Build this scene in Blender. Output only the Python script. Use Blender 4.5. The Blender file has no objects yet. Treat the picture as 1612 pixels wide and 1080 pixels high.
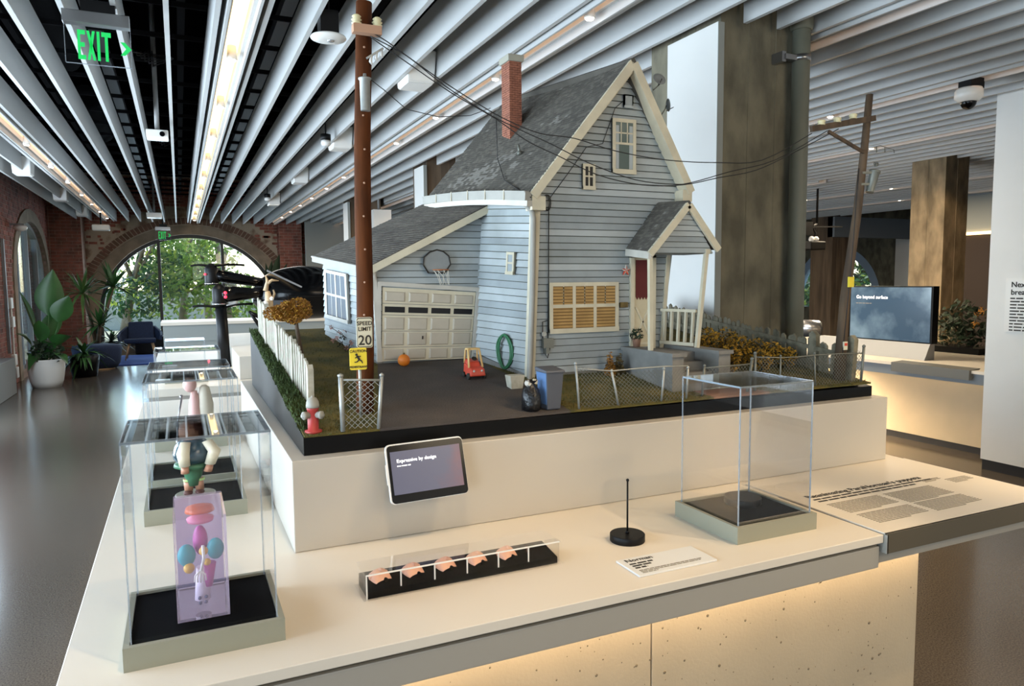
import bpy, bmesh, math, random
from mathutils import Vector, Matrix, Euler
random.seed(7)
PI = math.pi
S = bpy.context.scene
COL = S.collection

# ------------------------------------------------------------------ camera
F_PX, YAW, PITCH, ROLL = 1137.55, 0.429507, 0.0858695, -0.0093122
CAM = Vector((0.0, 0.0, 1.65))
FW = Vector((math.sin(YAW)*math.cos(PITCH), math.cos(YAW)*math.cos(PITCH), -math.sin(PITCH)))
_r = Vector((math.cos(YAW), -math.sin(YAW), 0.0)); _u = _r.cross(FW)
RT = _r*math.cos(ROLL) + _u*math.sin(ROLL)
UP = -_r*math.sin(ROLL) + _u*math.cos(ROLL)
cam_d = bpy.data.cameras.new('camera'); cam = bpy.data.objects.new('camera', cam_d); COL.objects.link(cam)
cam_d.sensor_fit = 'HORIZONTAL'; cam_d.sensor_width = 36.0; cam_d.lens = F_PX/1612*36.0
cam_d.clip_start = 0.05; cam_d.clip_end = 300
cam.matrix_world = Matrix(((RT.x, UP.x, -FW.x, CAM.x), (RT.y, UP.y, -FW.y, CAM.y), (RT.z, UP.z, -FW.z, CAM.z), (0, 0, 0, 1)))
S.camera = cam

# ------------------------------------------------------------------ world, sun, daylight, exposure
W = bpy.data.worlds.new('sky'); S.world = W; W.use_nodes = True
wn = W.node_tree; bg = wn.nodes['Background']
sky = wn.nodes.new('ShaderNodeTexSky'); sky.sky_type = 'NISHITA'; sky.sun_disc = False
sky.sun_elevation = math.radians(48); sky.sun_rotation = math.radians(20); sky.air_density = 1.0; sky.dust_density = 1.5
wn.links.new(sky.outputs[0], bg.inputs[0]); bg.inputs[1].default_value = 0.42
sun_d = bpy.data.lights.new('sun', 'SUN'); sun_d.energy = 4.0; sun_d.angle = 0.01; sun_d.color = (1.0, 0.93, 0.8)
sun = bpy.data.objects.new('sun', sun_d); COL.objects.link(sun)
sun.rotation_euler = Vector((-0.1, -0.55, -1.0)).to_track_quat('-Z', 'Y').to_euler()
S.view_settings.view_transform = 'Standard'; S.view_settings.look = 'None'
S.view_settings.exposure = 1.0; S.view_settings.gamma = 1.0
try: S.view_settings.use_curve_mapping = False
except Exception: pass
C_ = S.cycles
try:
    C_.use_denoising = True; C_.max_bounces = 8; C_.diffuse_bounces = 3; C_.glossy_bounces = 4
    C_.transparent_max_bounces = 24; C_.transmission_bounces = 6; C_.caustics_reflective = False; C_.caustics_refractive = False
    C_.sample_clamp_indirect = 6.0; C_.sample_clamp_direct = 0
except Exception: pass

def kelvin(t):
    return {'day': (0.70, 0.85, 1.0), 'warm': (1.0, 0.74, 0.44), 'soft': (1.0, 0.82, 0.58), 'neutral': (1.0, 0.95, 0.88)}[t]
def area(name, loc, aim, sx, sy, watts, tint, spread=PI):
    d = bpy.data.lights.new(name, 'AREA'); d.shape = 'RECTANGLE'; d.size = sx; d.size_y = sy; d.energy = watts
    d.color = kelvin(tint); d.spread = spread
    o = bpy.data.objects.new(name, d); COL.objects.link(o); o.location = loc
    o.rotation_euler = (Vector(aim)-Vector(loc)).to_track_quat('-Z', 'Y').to_euler()
    return o
def spot(name, loc, aim, watts, tint, cone=0.7, blend=0.5, radius=0.03):
    d = bpy.data.lights.new(name, 'SPOT'); d.energy = watts; d.color = kelvin(tint); d.spot_size = cone; d.spot_blend = blend
    d.shadow_soft_size = radius
    o = bpy.data.objects.new(name, d); COL.objects.link(o); o.location = loc
    o.rotation_euler = (Vector(aim)-Vector(loc)).to_track_quat('-Z', 'Y').to_euler()
    return o
# daylight through the row of windows in the left wall (the windows nearest the camera are out of frame)
DAY = 1.0
for (y0, y1) in ((-3.4, -0.6), (0.6, 3.4), (4.6, 7.4)):
    area('window_daylight', (-2.52, (y0+y1)/2, 1.5), (3, (y0+y1)/2, 1.35), 2.6, 2.2, (60 if y0 < 0 else 110 if y0 < 4 else 170)*DAY, 'day')
area('window_daylight', (-2.52, 10.4, 1.5), (3, 10.4, 1.3), 2.4, 2.2, 110*DAY, 'day')
area('arch_daylight', (0.3, 19.75, 1.5), (0.3, 0, 1.2), 3.2, 2.2, 70*DAY, 'day')
area('hall_fill', (3.0, -1.8, 3.05), (2.2, 3.0, 1.7), 2.4, 1.2, 36, 'soft')  # unseen warm fill added above the camera to light the house front
# unseen frontal fill added behind the camera; the end wall has no windows
area('rear_fill', (3.2, -5.3, 1.8), (3.2, 4, 1.0), 5.0, 2.2, 30*DAY, 'neutral')
# ------------------------------------------------------------------ where a pixel's ray meets a known plane of the room
def ray(px, py): return FW + RT*((px-806)/F_PX) - UP*((py-540)/F_PX)
def gx(px, py, x): d = ray(px, py); return CAM + d*(x/d.x)
def gy(px, py, y): d = ray(px, py); return CAM + d*(y/d.y)
def gz(px, py, z): d = ray(px, py); return CAM + d*((z-CAM.z)/d.z)

# ------------------------------------------------------------------ materials
def lin(h):
    h = h.lstrip('#'); out = []
    for i in (0, 2, 4):
        c = int(h[i:i+2], 16)/255; out.append(c/12.92 if c <= 0.04045 else ((c+0.055)/1.055)**2.4)
    return (*out, 1.0)
MATS = {}
def mat(name, hexc, rough=0.5, metal=0.0, var=0.0, scale=8.0, hex2=None, bump=0.0, bscale=60.0, spec=0.5, stretch=None, detail=5.0, lo=0.35, hi=0.65, coat=0.0):
    m = bpy.data.materials.new(name); m.use_nodes = True; nt = m.node_tree; b = nt.nodes['Principled BSDF']
    b.inputs['Base Color'].default_value = lin(hexc); b.inputs['Roughness'].default_value = rough
    b.inputs['Metallic'].default_value = metal; b.inputs['Specular IOR Level'].default_value = spec
    b.inputs['Coat Weight'].default_value = coat
    tc = nt.nodes.new('ShaderNodeTexCoord'); src = tc.outputs['Object']
    if stretch:
        mp = nt.nodes.new('ShaderNodeMapping'); mp.inputs['Scale'].default_value = stretch
        nt.links.new(src, mp.inputs[0]); src = mp.outputs[0]
    if hex2 or var:
        n = nt.nodes.new('ShaderNodeTexNoise'); n.inputs['Scale'].default_value = scale; n.inputs['Detail'].default_value = detail
        nt.links.new(src, n.inputs['Vector'])
        r = nt.nodes.new('ShaderNodeValToRGB'); nt.links.new(n.outputs['Fac'], r.inputs[0])
        r.color_ramp.elements[0].position = lo; r.color_ramp.elements[1].position = hi
        c = lin(hexc)
        r.color_ramp.elements[0].color = c if hex2 else tuple(x*(1-var) for x in c[:3])+(1,)
        r.color_ramp.elements[1].color = lin(hex2) if hex2 else tuple(min(1, x*(1+var)) for x in c[:3])+(1,)
        nt.links.new(r.outputs[0], b.inputs['Base Color'])
    if bump:
        n2 = nt.nodes.new('ShaderNodeTexNoise'); n2.inputs['Scale'].default_value = bscale; n2.inputs['Detail'].default_value = 4
        nt.links.new(src, n2.inputs['Vector'])
        bp = nt.nodes.new('ShaderNodeBump'); bp.inputs['Strength'].default_value = bump; bp.inputs['Distance'].default_value = 0.01
        nt.links.new(n2.outputs['Fac'], bp.inputs['Height']); nt.links.new(bp.outputs[0], b.inputs['Normal'])
    MATS[name] = m; return m
def emit(name, hexc, strength):
    m = bpy.data.materials.new(name); m.use_nodes = True; nt = m.node_tree; b = nt.nodes['Principled BSDF']
    b.inputs['Base Color'].default_value = lin(hexc); b.inputs['Emission Color'].default_value = lin(hexc)
    b.inputs['Emission Strength'].default_value = strength; MATS[name] = m; return m
def glassy(name, tint='#ffffff', ior=1.45, gain=1.0, rough=0.0, floor_=0.0):
    # thin clear sheet: lets light straight through and mirrors by the Fresnel law
    m = bpy.data.materials.new(name); m.use_nodes = True; nt = m.node_tree; nt.nodes.clear()
    o = nt.nodes.new('ShaderNodeOutputMaterial'); mx = nt.nodes.new('ShaderNodeMixShader')
    t = nt.nodes.new('ShaderNodeBsdfTransparent'); t.inputs[0].default_value = lin(tint)
    g = nt.nodes.new('ShaderNodeBsdfGlossy'); g.inputs['Roughness'].default_value = rough; g.inputs[0].default_value = (1, 1, 1, 1)
    fr = nt.nodes.new('ShaderNodeFresnel'); fr.inputs[0].default_value = ior
    ma = nt.nodes.new('ShaderNodeMath'); ma.operation = 'MULTIPLY_ADD'; ma.inputs[1].default_value = gain; ma.inputs[2].default_value = floor_
    ma.use_clamp = True
    nt.links.new(fr.outputs[0], ma.inputs[0]); nt.links.new(ma.outputs[0], mx.inputs[0])
    nt.links.new(t.outputs[0], mx.inputs[1]); nt.links.new(g.outputs[0], mx.inputs[2]); nt.links.new(mx.outputs[0], o.inputs[0])
    MATS[name] = m; return m

# ------------------------------------------------------------------ mesh builder
class MB:
    def __init__(s): s.v = []; s.f = []; s.sm = []
    def quad(s, *p, smooth=False):
        i = len(s.v); s.v += [Vector(q) for q in p]; s.f.append(tuple(range(i, i+len(p)))); s.sm.append(smooth); return s
    def hexa(s, b, t):     # four bottom corners, four top corners, both counter-clockwise from above
        i = len(s.v); s.v += [Vector(q) for q in b] + [Vector(q) for q in t]
        for f in ((3, 2, 1, 0), (4, 5, 6, 7), (0, 1, 5, 4), (1, 2, 6, 5), (2, 3, 7, 6), (3, 0, 4, 7)):
            s.f.append(tuple(i+k for k in f)); s.sm.append(False)
        return s
    def box(s, x0, x1, y0, y1, z0, z1):
        return s.hexa([(x0, y0, z0), (x1, y0, z0), (x1, y1, z0), (x0, y1, z0)], [(x0, y0, z1), (x1, y0, z1), (x1, y1, z1), (x0, y1, z1)])
    def obox(s, c, ax, ay, az, sx, sy, sz):   # oriented box, half axes
        c = Vector(c); ax = Vector(ax).normalized()*sx/2; ay = Vector(ay).normalized()*sy/2; az = Vector(az).normalized()*sz/2
        return s.hexa([c-ax-ay-az, c+ax-ay-az, c+ax+ay-az, c-ax+ay-az], [c-ax-ay+az, c+ax-ay+az, c+ax+ay+az, c-ax+ay+az])
    def bar(s, p, q, w, h, up=(0, 0, 1)):     # rectangular bar from p to q
        p = Vector(p); q = Vector(q); a = (q-p); L = a.length; a.normalize(); side = a.cross(Vector(up))
        if side.length < 1e-4: side = a.cross(Vector((1, 0, 0)))
        side.normalize(); u = side.cross(a)
        return s.obox((p+q)/2, a, side, u, L, w, h)
    def prism(s, poly, off):    # planar polygon swept by off
        off = Vector(off); n = len(poly); i = len(s.v)
        s.v += [Vector(q) for q in poly] + [Vector(q)+off for q in poly]
        s.f.append(tuple(range(i+n-1, i-1, -1))); s.f.append(tuple(range(i+n, i+2*n))); s.sm += [False, False]
        for k in range(n):
            s.f.append((i+k, i+(k+1) % n, i+n+(k+1) % n, i+n+k)); s.sm.append(False)
        return s
    def tube(s, pts, r, n=6, cap=True, smooth=True):
        pts = [Vector(p) for p in pts]; rs = r if isinstance(r, (list, tuple)) else [r]*len(pts)
        base = len(s.v); ref = None
        for k, p in enumerate(pts):
            t = (pts[min(k+1, len(pts)-1)] - pts[max(k-1, 0)])
            if t.length < 1e-9: t = Vector((0, 0, 1))
            t.normalize()
            if ref is None:
                ref = t.cross(Vector((0, 0, 1)))
                if ref.length < 1e-3: ref = t.cross(Vector((1, 0, 0)))
            ref = ref - t*ref.dot(t)
            if ref.length < 1e-6: ref = t.orthogonal()
            ref.normalize(); b = t.cross(ref)
            for j in range(n):
                a = 2*PI*j/n; s.v.append(p + ref*math.cos(a)*rs[k] + b*math.sin(a)*rs[k])
        for k in range(len(pts)-1):
            for j in range(n):
                s.f.append((base+k*n+j, base+k*n+(j+1) % n, base+(k+1)*n+(j+1) % n, base+(k+1)*n+j)); s.sm.append(smooth)
        if cap:
            s.f.append(tuple(base+j for j in range(n-1, -1, -1))); e = base+(len(pts)-1)*n
            s.f.append(tuple(e+j for j in range(n))); s.sm += [False, False]
        return s
    def cyl(s, p, q, r0, r1=None, n=16): return s.tube([p, q], [r0, r0 if r1 is None else r1], n)
    def lathe(s, prof, c=(0, 0, 0), n=20, ax=(0, 0, 1), smooth=True, sq=(1, 1)):
        c = Vector(c); ax = Vector(ax).normalized(); u = ax.orthogonal().normalized() if abs(ax.z) < 0.99 else Vector((1, 0, 0)); w = ax.cross(u)
        base = len(s.v)
        for (r, z) in prof:
            for j in range(n):
                a = 2*PI*j/n; s.v.append(c + ax*z + u*math.cos(a)*r*sq[0] + w*math.sin(a)*r*sq[1])
        for k in range(len(prof)-1):
            for j in range(n):
                s.f.append((base+k*n+j, base+k*n+(j+1) % n, base+(k+1)*n+(j+1) % n, base+(k+1)*n+j)); s.sm.append(smooth)
        s.f.append(tuple(base+j for j in range(n-1, -1, -1))); e = base+(len(prof)-1)*n
        s.f.append(tuple(e+j for j in range(n))); s.sm += [False, False]
        return s
    def ball(s, c, r, n=12, m=8, sc=(1, 1, 1)):
        c = Vector(c); base = len(s.v)
        for k in range(m+1):
            th = PI*k/m
            for j in range(n):
                a = 2*PI*j/n; s.v.append(c + Vector((math.sin(th)*math.cos(a)*sc[0], math.sin(th)*math.sin(a)*sc[1], math.cos(th)*sc[2]))*r)
        for k in range(m):
            for j in range(n):
                s.f.append((base+k*n+j, base+(k+1)*n+j, base+(k+1)*n+(j+1) % n, base+k*n+(j+1) % n)); s.sm.append(True)
        return s
    def grid(s, rows, smooth=True, closed=False):   # rows of points
        base = len(s.v); n = len(rows[0])
        for r in rows: s.v += [Vector(p) for p in r]
        for i in range(len(rows)-1):
            for j in range(n if closed else n-1):
                s.f.append((base+i*n+j, base+i*n+(j+1) % n, base+(i+1)*n+(j+1) % n, base+(i+1)*n+j)); s.sm.append(smooth)
        return s
    def build(s, name, m, parent=None, kind=None, bevel=0.0, seg=2):
        off = Vector((0, 0, 0)); p = parent
        while p is not None: off += p.location; p = p.parent
        me = bpy.data.meshes.new(name); me.from_pydata([tuple(q-off) for q in s.v], [], s.f); me.validate()
        if len(me.polygons) == len(s.sm): me.polygons.foreach_set('use_smooth', s.sm)
        bmm = bmesh.new(); bmm.from_mesh(me); bmesh.ops.recalc_face_normals(bmm, faces=bmm.faces); bmm.to_mesh(me); bmm.free()
        if bevel: pass
        if m is not None: me.materials.append(MATS[m] if isinstance(m, str) else m)
        o = bpy.data.objects.new(name, me); COL.objects.link(o)
        if parent is not None: o.parent = parent
        if kind: o['kind'] = kind
        if bevel:
            b = o.modifiers.new('bevel', 'BEVEL'); b.width = bevel; b.segments = seg; b.limit_method = 'ANGLE'
        return o
def thing(name, label, cat, loc, group=None):
    o = bpy.data.objects.new(name, None); COL.objects.link(o); o.location = Vector(loc); o.empty_display_size = 0.05
    o['label'] = label; o['category'] = cat
    if group: o['group'] = group
    return o
def tag(o, label, cat, group=None):
    o['label'] = label; o['category'] = cat
    if group: o['group'] = group
    return o
def struct(name, mb, m, label=None, bevel=0.0):
    o = mb.build(name, m, bevel=bevel); o['kind'] = 'structure'
    if label: o['label'] = label
    return o
def dup(o, parent=None, loc=None, rot=None, label=None):
    c = o.copy(); COL.objects.link(c)
    if parent is not None: c.parent = parent
    if loc is not None: c.location = Vector(loc)
    if rot is not None: c.rotation_euler = rot
    if label: c['label'] = label
    return c
def dup_tree(o, loc, rot=None, label=None):
    c = dup(o, None, loc, rot, label)
    def rec(a, b):
        for ch in list(a.children):
            d = ch.copy(); COL.objects.link(d); d.parent = b; rec(ch, d)
    rec(o, c); return c
def text(name, body, size, origin, ux, uy, m, parent=None, extrude=0.0006, align='LEFT', shear=0.0, bold=0.0):
    cu = bpy.data.curves.new(name, 'FONT'); cu.body = body; cu.size = size; cu.extrude = extrude; cu.align_x = align; cu.offset = bold
    cu.resolution_u = 3; cu.materials.append(MATS[m]); o = bpy.data.objects.new(name, cu); COL.objects.link(o)
    ux = Vector(ux).normalized(); uy = Vector(uy); uy = (uy-ux*uy.dot(ux)).normalized(); uz = ux.cross(uy)
    off = Vector((0, 0, 0)); p = parent
    while p is not None: off += p.location; p = p.parent
    q = Vector(origin)-off
    mw = Matrix(((ux.x, uy.x, uz.x, q.x), (ux.y, uy.y, uz.y, q.y), (ux.z, uy.z, uz.z, q.z), (0, 0, 0, 1)))
    me = bpy.data.meshes.new_from_object(o); bpy.data.objects.remove(o); o = bpy.data.objects.new(name, me); COL.objects.link(o)
    if parent is not None: o.parent = parent
    o.matrix_local = mw
    return o
def lines(mb, origin, ux, uy, widths, pitch, thick):   # small print too fine to read: rows of thin strokes
    ux = Vector(ux).normalized(); uy = Vector(uy).normalized(); n = ux.cross(uy)*0.0008
    rg = random.Random(3)
    for k, w in enumerate(widths):
        x = 0.0; o = Vector(origin)-uy*pitch*k
        while x < w:
            L = min(w-x, rg.uniform(0.012, 0.035)*pitch/0.012)
            a = o+ux*x
            mb.hexa([a, a+ux*L, a+ux*L+uy*thick, a+uy*thick], [a+n, a+ux*L+n, a+ux*L+uy*thick+n, a+uy*thick+n])
            x += L+pitch*0.35
    return mb
def leaf_cloud(mb, blobs, n, size, rg, flat=1.0):
    tot = sum(b[1]**3 for b in blobs)
    for (c, r) in blobs:
        c = Vector(c)
        for _ in range(max(1, int(n*r**3/tot))):
            while True:
                d = Vector((rg.uniform(-1, 1), rg.uniform(-1, 1), rg.uniform(-1, 1)))
                if 0.05 < d.length < 1: break
            d = d.normalized()*(d.length**0.5); p = c+Vector((d.x*r, d.y*r, d.z*r*flat))
            a = Vector((rg.uniform(-1, 1), rg.uniform(-1, 1), rg.uniform(-1, 1))).normalized(); b = a.orthogonal().normalized()
            L = size*rg.uniform(0.6, 1.3)
            mb.quad(p-a*L, p+b*L*0.5, p+a*L, p-b*L*0.5)
    return mb
# ------------------------------------------------------------------ materials list
mat('white_paint', '#d9d8d4', 0.45, var=0.02, scale=3)
mat('tier_white', '#b9b2a6', 0.4, var=0.015, scale=3)
mat('table_white', '#d9cfbf', 0.38, var=0.015, scale=3, spec=0.4)
mat('table_band', '#9d978c', 0.5)
mat('slab_grey', '#544d40', 0.45)
mat('slat_grey', '#b6b7b6', 0.5)
mat('black_ceiling', '#040405', 0.95, spec=0.0)
mat('joist_black', '#1a1a1c', 0.9, spec=0.05)
mat('pipe_dark', '#47474b', 0.6)
mat('floor_concrete', '#5c544b', 0.17, scale=140, hex2='#37312b', lo=0.3, hi=0.7, spec=0.32, detail=8)
mat('brick_red', '#a2604f', 0.85, scale=6, hex2='#6b4236', bump=0.3)
mat('brick_dull', '#7d5a4b', 0.9, scale=6, hex2='#67503f')
mat('mortar', '#a3897a', 0.95, var=0.2, scale=8)
mat('whitewash', '#b5a48e', 0.9, scale=3.5, hex2='#7c6350', lo=0.52, hi=0.66, bump=0.3, bscale=20)
mat('arch_stone', '#8f7f6c', 0.85, var=0.2, scale=5, bump=0.3)
mat('column_concrete', '#7d7764', 0.85, scale=2.4, hex2='#5a5648', stretch=(3, 3, 1.6), bump=0.35, bscale=14, detail=8)
mat('column_tan', '#8b7a60', 0.85, scale=2.5, hex2='#5f533f', stretch=(3, 3, 1.3), bump=0.3, bscale=14, detail=8)
mat('column_brown', '#6b5a48', 0.85, scale=2.5, hex2='#4a3d31', stretch=(3, 3, 0.4), detail=8)
mat('pipe_grey', '#6c6e62', 0.55, var=0.08, scale=5)
mat('panel_grey', '#8f938f', 0.6)
mat('panel_bluegrey', '#7b8288', 0.6)
mat('frame_dark', '#2f2b28', 0.5)
mat('frame_grey', '#8d8d8c', 0.45)
mat('black_satin', '#0b0b0c', 0.45, spec=0.2)
mat('black_gloss', '#050506', 0.16, spec=0.25)
mat('kick_black', '#17181c', 0.6)
mat('plinth_stone', '#b8a88e', 0.75, var=0.05, scale=3, bump=0.12, bscale=90)
mat('pit', '#7d705c', 0.95)
mat('case_base', '#8d8b79', 0.45)
mat('case_felt', '#060607', 0.8, spec=0.03)
mat('white_gloss', '#e4e2dd', 0.25)
mat('steel', '#9a9a9a', 0.3, metal=0.9)
mat('silver', '#b9bcc2', 0.25, metal=0.85)
mat('dark_text', '#33302c', 0.7)
mat('grey_text', '#8c8577', 0.7)
mat('white_text', '#f2f2f2', 0.5)
mat('rug_blue', '#1f3f86', 0.95)
mat('navy_cloth', '#1a2742', 0.9, var=0.15, scale=40)
mat('wood_leg', '#a9845c', 0.55)
mat('pot_white', '#d8d4cd', 0.5)
mat('soil', '#2a211a', 1.0)
mat('leaf_deep', '#2f5a2a', 0.4, var=0.3, scale=3)
mat('leaf_yucca', '#4c6b35', 0.5, var=0.3, scale=4)
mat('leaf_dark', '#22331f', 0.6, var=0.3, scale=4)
mat('bark', '#5d4d3d', 0.9, var=0.25, scale=9)
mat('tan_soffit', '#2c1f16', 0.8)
glassy('acrylic', '#ffffff', 1.42, 0.24, 0.0); glassy('acrylic_lid', '#f4f7f8', 1.45, 0.85, 0.0)
glassy('acrylic_rim', '#eef4f8', 1.5, 0.9, 0.1, 0.12)
_nt = MATS['acrylic_rim'].node_tree; _mx = [n for n in _nt.nodes if n.type == 'MIX_SHADER'][0]; _df = _nt.nodes.new('ShaderNodeBsdfDiffuse'); _df.inputs[0].default_value = lin('#e6eef6')
_m2 = _nt.nodes.new('ShaderNodeMixShader'); _m2.inputs[0].default_value = 0.22; _nt.links.new(_mx.outputs[0], _m2.inputs[1]); _nt.links.new(_df.outputs[0], _m2.inputs[2]); _nt.links.new(_m2.outputs[0], [n for n in _nt.nodes if n.type == 'OUTPUT_MATERIAL'][0].inputs[0])
glassy('window_glass', '#e8f2f4', 1.45, 0.8)
emit('light_diffuser', '#ffdba0', 1.25)
emit('light_peach', '#ffd2ab', 0.55)
emit('spot_glow', '#fff1d8', 7.0)
emit('under_glow', '#ffd692', 2.2)
emit('exit_green', '#0fae4f', 0.42)
emit('red_led', '#ff2436', 3.0)

def arch_pts(c, half, zs, z0, n=24, fy=None):   # outline of an arched opening: (u, z)
    pts = [(c-half, z0), (c-half, zs)]
    for k in range(1, n): a = PI-PI*k/n; pts.append((c+half*math.cos(a), zs+fy*math.sin(a)))
    return pts+[(c+half, zs), (c+half, z0)]
def wall_with_arch(mb, mk, u0, u1, z0, z1, c, half, zs, zb, rise, thick):
    # strips of wall round an arched opening; mk(u, z, d) gives the point at depth d
    def slab(a, b, p, q):
        mb.hexa([mk(a[0], a[1], 0), mk(b[0], b[1], 0), mk(b[0], b[1], thick), mk(a[0], a[1], thick)],
                [mk(q[0], q[1], 0), mk(p[0], p[1], 0), mk(p[0], p[1], thick), mk(q[0], q[1], thick)])
    if c-half > u0: slab((u0, z0), (c-half, z0), (c-half, z1), (u0, z1))
    if c+half < u1: slab((c+half, z0), (u1, z0), (u1, z1), (c+half, z1))
    if zb > z0: slab((c-half, z0), (c+half, z0), (c+half, zb), (c-half, zb))
    n = 24
    for k in range(n):
        a0 = PI-PI*k/n; a1 = PI-PI*(k+1)/n
        p0 = (c+half*math.cos(a0), zs+rise*math.sin(a0)); p1 = (c+half*math.cos(a1), zs+rise*math.sin(a1))
        slab(p0, p1, (p1[0], z1), (p0[0], z1))
def ring(mb, mk, c, zs, a_in, b_in, a_out, b_out, d0, d1, n=30, gap=0.0, tails=None):
    for k in range(n):
        t0 = PI-PI*(k+gap/2)/n; t1 = PI-PI*(k+1-gap/2)/n
        P = [(c+a_in*math.cos(t0), zs+b_in*math.sin(t0)), (c+a_in*math.cos(t1), zs+b_in*math.sin(t1)),
             (c+a_out*math.cos(t1), zs+b_out*math.sin(t1)), (c+a_out*math.cos(t0), zs+b_out*math.sin(t0))]
        mb.hexa([mk(P[0][0], P[0][1], d0), mk(P[1][0], P[1][1], d0), mk(P[1][0], P[1][1], d1), mk(P[0][0], P[0][1], d1)],
                [mk(P[3][0], P[3][1], d0), mk(P[2][0], P[2][1], d0), mk(P[2][0], P[2][1], d1), mk(P[3][0], P[3][1], d1)])
def bricks(mb, mk, u0, u1, z0, z1, skip=None, L=0.215, Hh=0.075, j=0.012, proud=0.012, seed=1):
    rg = random.Random(seed); r = 0; z = z0
    while z+Hh <= z1+0.02:
        u = u0-(L/2 if r % 2 else 0)
        while u < u1:
            a = max(u, u0)+j/2; b = min(u+L, u1)-j/2
            if b-a > 0.03 and not (skip and skip((a+b)/2, z+Hh/2)):
                p = -proud*rg.uniform(0.5, 1.2)
                mb.hexa([mk(a, z+j/2, p), mk(b, z+j/2, p), mk(b, z+j/2, 0.01), mk(a, z+j/2, 0.01)],
                        [mk(a, z+Hh-j/2, p), mk(b, z+Hh-j/2, p), mk(b, z+Hh-j/2, 0.01), mk(a, z+Hh-j/2, 0.01)])
            u += L
        z += Hh; r += 1
    return mb

# ------------------------------------------------------------------ floor, ceiling, slats
struct('floor', MB().box(-2.9, 19, -5.8, 19.9, -0.12, 0.0), 'floor_concrete')
ceil = struct('ceiling', MB().box(-2.9, 19, -5.8, 19.9, 4.3, 4.45), 'black_ceiling')
for k in range(26):
    y = -1.0+k*0.8
    o = MB().box(-2.5, 4.5, y, y+0.018, 3.74, 3.78).build('joist', 'joist_black', ceil)
for (x0, x1) in ((-1.95, -1.9), (-0.62, -0.52), (0.08, 0.14), (0.85, 0.95), (1.55, 1.6), (-1.25, -1.2)):
    MB().box(x0, x1, -1, 19.4, 3.85, 3.9+(x1-x0)*0.4).build('ceiling_conduit', 'pipe_dark' if x1-x0 > 0.07 else 'joist_black', ceil)
for y in (2.5, 6.5, 10.5):
    MB().cyl((-0.95, y, 3.95), (-0.95, y+2.2, 3.95), 0.16, n=14).build('duct', 'joist_black', ceil)
for (x, y) in ((-0.12, 7.4), (-0.1, 11.4)):
    b = MB()
    for q in range(6): b.tube([(x-0.16+0.03*q, y+0.02*math.sin(q), 3.72), (x-0.15+0.03*q, y-0.3, 3.62-0.02*q), (x+0.12, y-0.36+0.03*q, 3.6), (x+0.16, y+0.2, 3.74)], 0.008, 5)
    b.build('cable_bundle', 'pipe_dark', ceil, kind='stuff')
SP = 0.2535
slat_proto = None
def slat(x, y0, y1, nm='ceiling_slat'):
    return MB().box(x-0.014, x+0.014, y0, y1, 3.12, 3.36).build(nm, 'slat_grey', ceil)
proto_mesh = None
for k in range(-8, 58):
    x = SP*k
    if k in (12, 13, 14):                       # cut by the row of columns
        for (a, b) in ((-1.2, 3.36), (4.1, 8.85), (9.6, 13.4), (14.1, 19.35)): slat(x, a, b)
        continue
    o = slat(x, -1.2, 19.35) if proto_mesh is None else None
    if o is None:
        o = bpy.data.objects.new('ceiling_slat', proto_mesh); COL.objects.link(o); o.parent = ceil; o.location = (x-SP*(-8), 0, 0)
    else: proto_mesh = o.data
# ------------------------------------------------------------------ linear lights between the slats
def linear_light(x, y0, y1, diff, label, heads, strength_w):
    t = thing('linear_ceiling_light', label, 'ceiling light', (x, (y0+y1)/2, 3.3), 'linear lights between the ceiling slats')
    b = MB().box(x-0.085, x-0.07, y0, y1, 3.1, 3.3).box(x+0.07, x+0.085, y0, y1, 3.1, 3.3).box(x-0.085, x+0.085, y0, y1, 3.3, 3.32)
    b.build('housing', 'slat_grey', t)
    MB().box(x-0.045, x+0.045, y0, y1, 3.2, 3.215).build('diffuser', diff, t)
    MB().box(x-0.07, x-0.05, y0, y1, 3.155, 3.3).box(x+0.05, x+0.07, y0, y1, 3.155, 3.3).build('reflector_lip', 'white_paint', t)
    for y in heads:
        h = MB().lathe([(0.026, 0.05), (0.03, 0.0), (0.034, -0.035), (0.03, -0.04)], (x, y, 3.15), 12).build('spot_head', 'white_gloss', t)
        MB().lathe([(0.024, 0), (0.022, -0.006)], (x, y, 3.109), 10).build('spot_lens', 'spot_glow', h)
    return t
linear_light(-1.385, -0.5, 19.2, 'light_peach', 'linear light channel nearest the brick window wall', [7.6, 9.1, 10.7, 12.2, 13.8, 15.3, 16.8, 18.4], 0)
linear_light(0.38, 0.4, 19.2, 'light_diffuser', 'brightest warm linear light channel, beside the exit sign', [5.2, 6.6, 8.0, 9.5, 11, 12.5, 14, 15.5, 17, 18.4], 0)
linear_light(2.155, -0.5, 19.2, 'light_peach', 'linear light channel passing above the model house chimney', [3.62, 4.95, 6.3, 7.6, 8.95, 10.3, 11.6, 13, 14.3, 15.6, 17], 0)
linear_light(3.68, -0.5, 19.2, 'light_peach', 'linear light channel right behind the big concrete column', [5.6, 7.4], 0)
linear_light(5.45, -0.5, 19.2, 'light_peach', 'linear light channel above the white dome camera', [3.2, 4.9, 6.8, 9.0, 11.2], 0)
linear_light(7.22, 0.2, 19.2, 'light_peach', 'linear light channel above the television desk', [5.9, 8.2, 10.5, 12.8], 0)
linear_light(9.0, 8.2, 19.2, 'light_peach', 'linear light channel behind the tan concrete column', [9, 11.5, 14], 0)
linear_light(10.77, 5.2, 19.2, 'light_peach', 'second farthest linear light channel on the television side', [6.6, 8.4, 10.2, 13.5], 0)
linear_light(12.55, 5.2, 19.2, 'light_peach', 'farthest linear light channel on the television side', [7.2, 9.6, 12, 14.5], 0)
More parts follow.
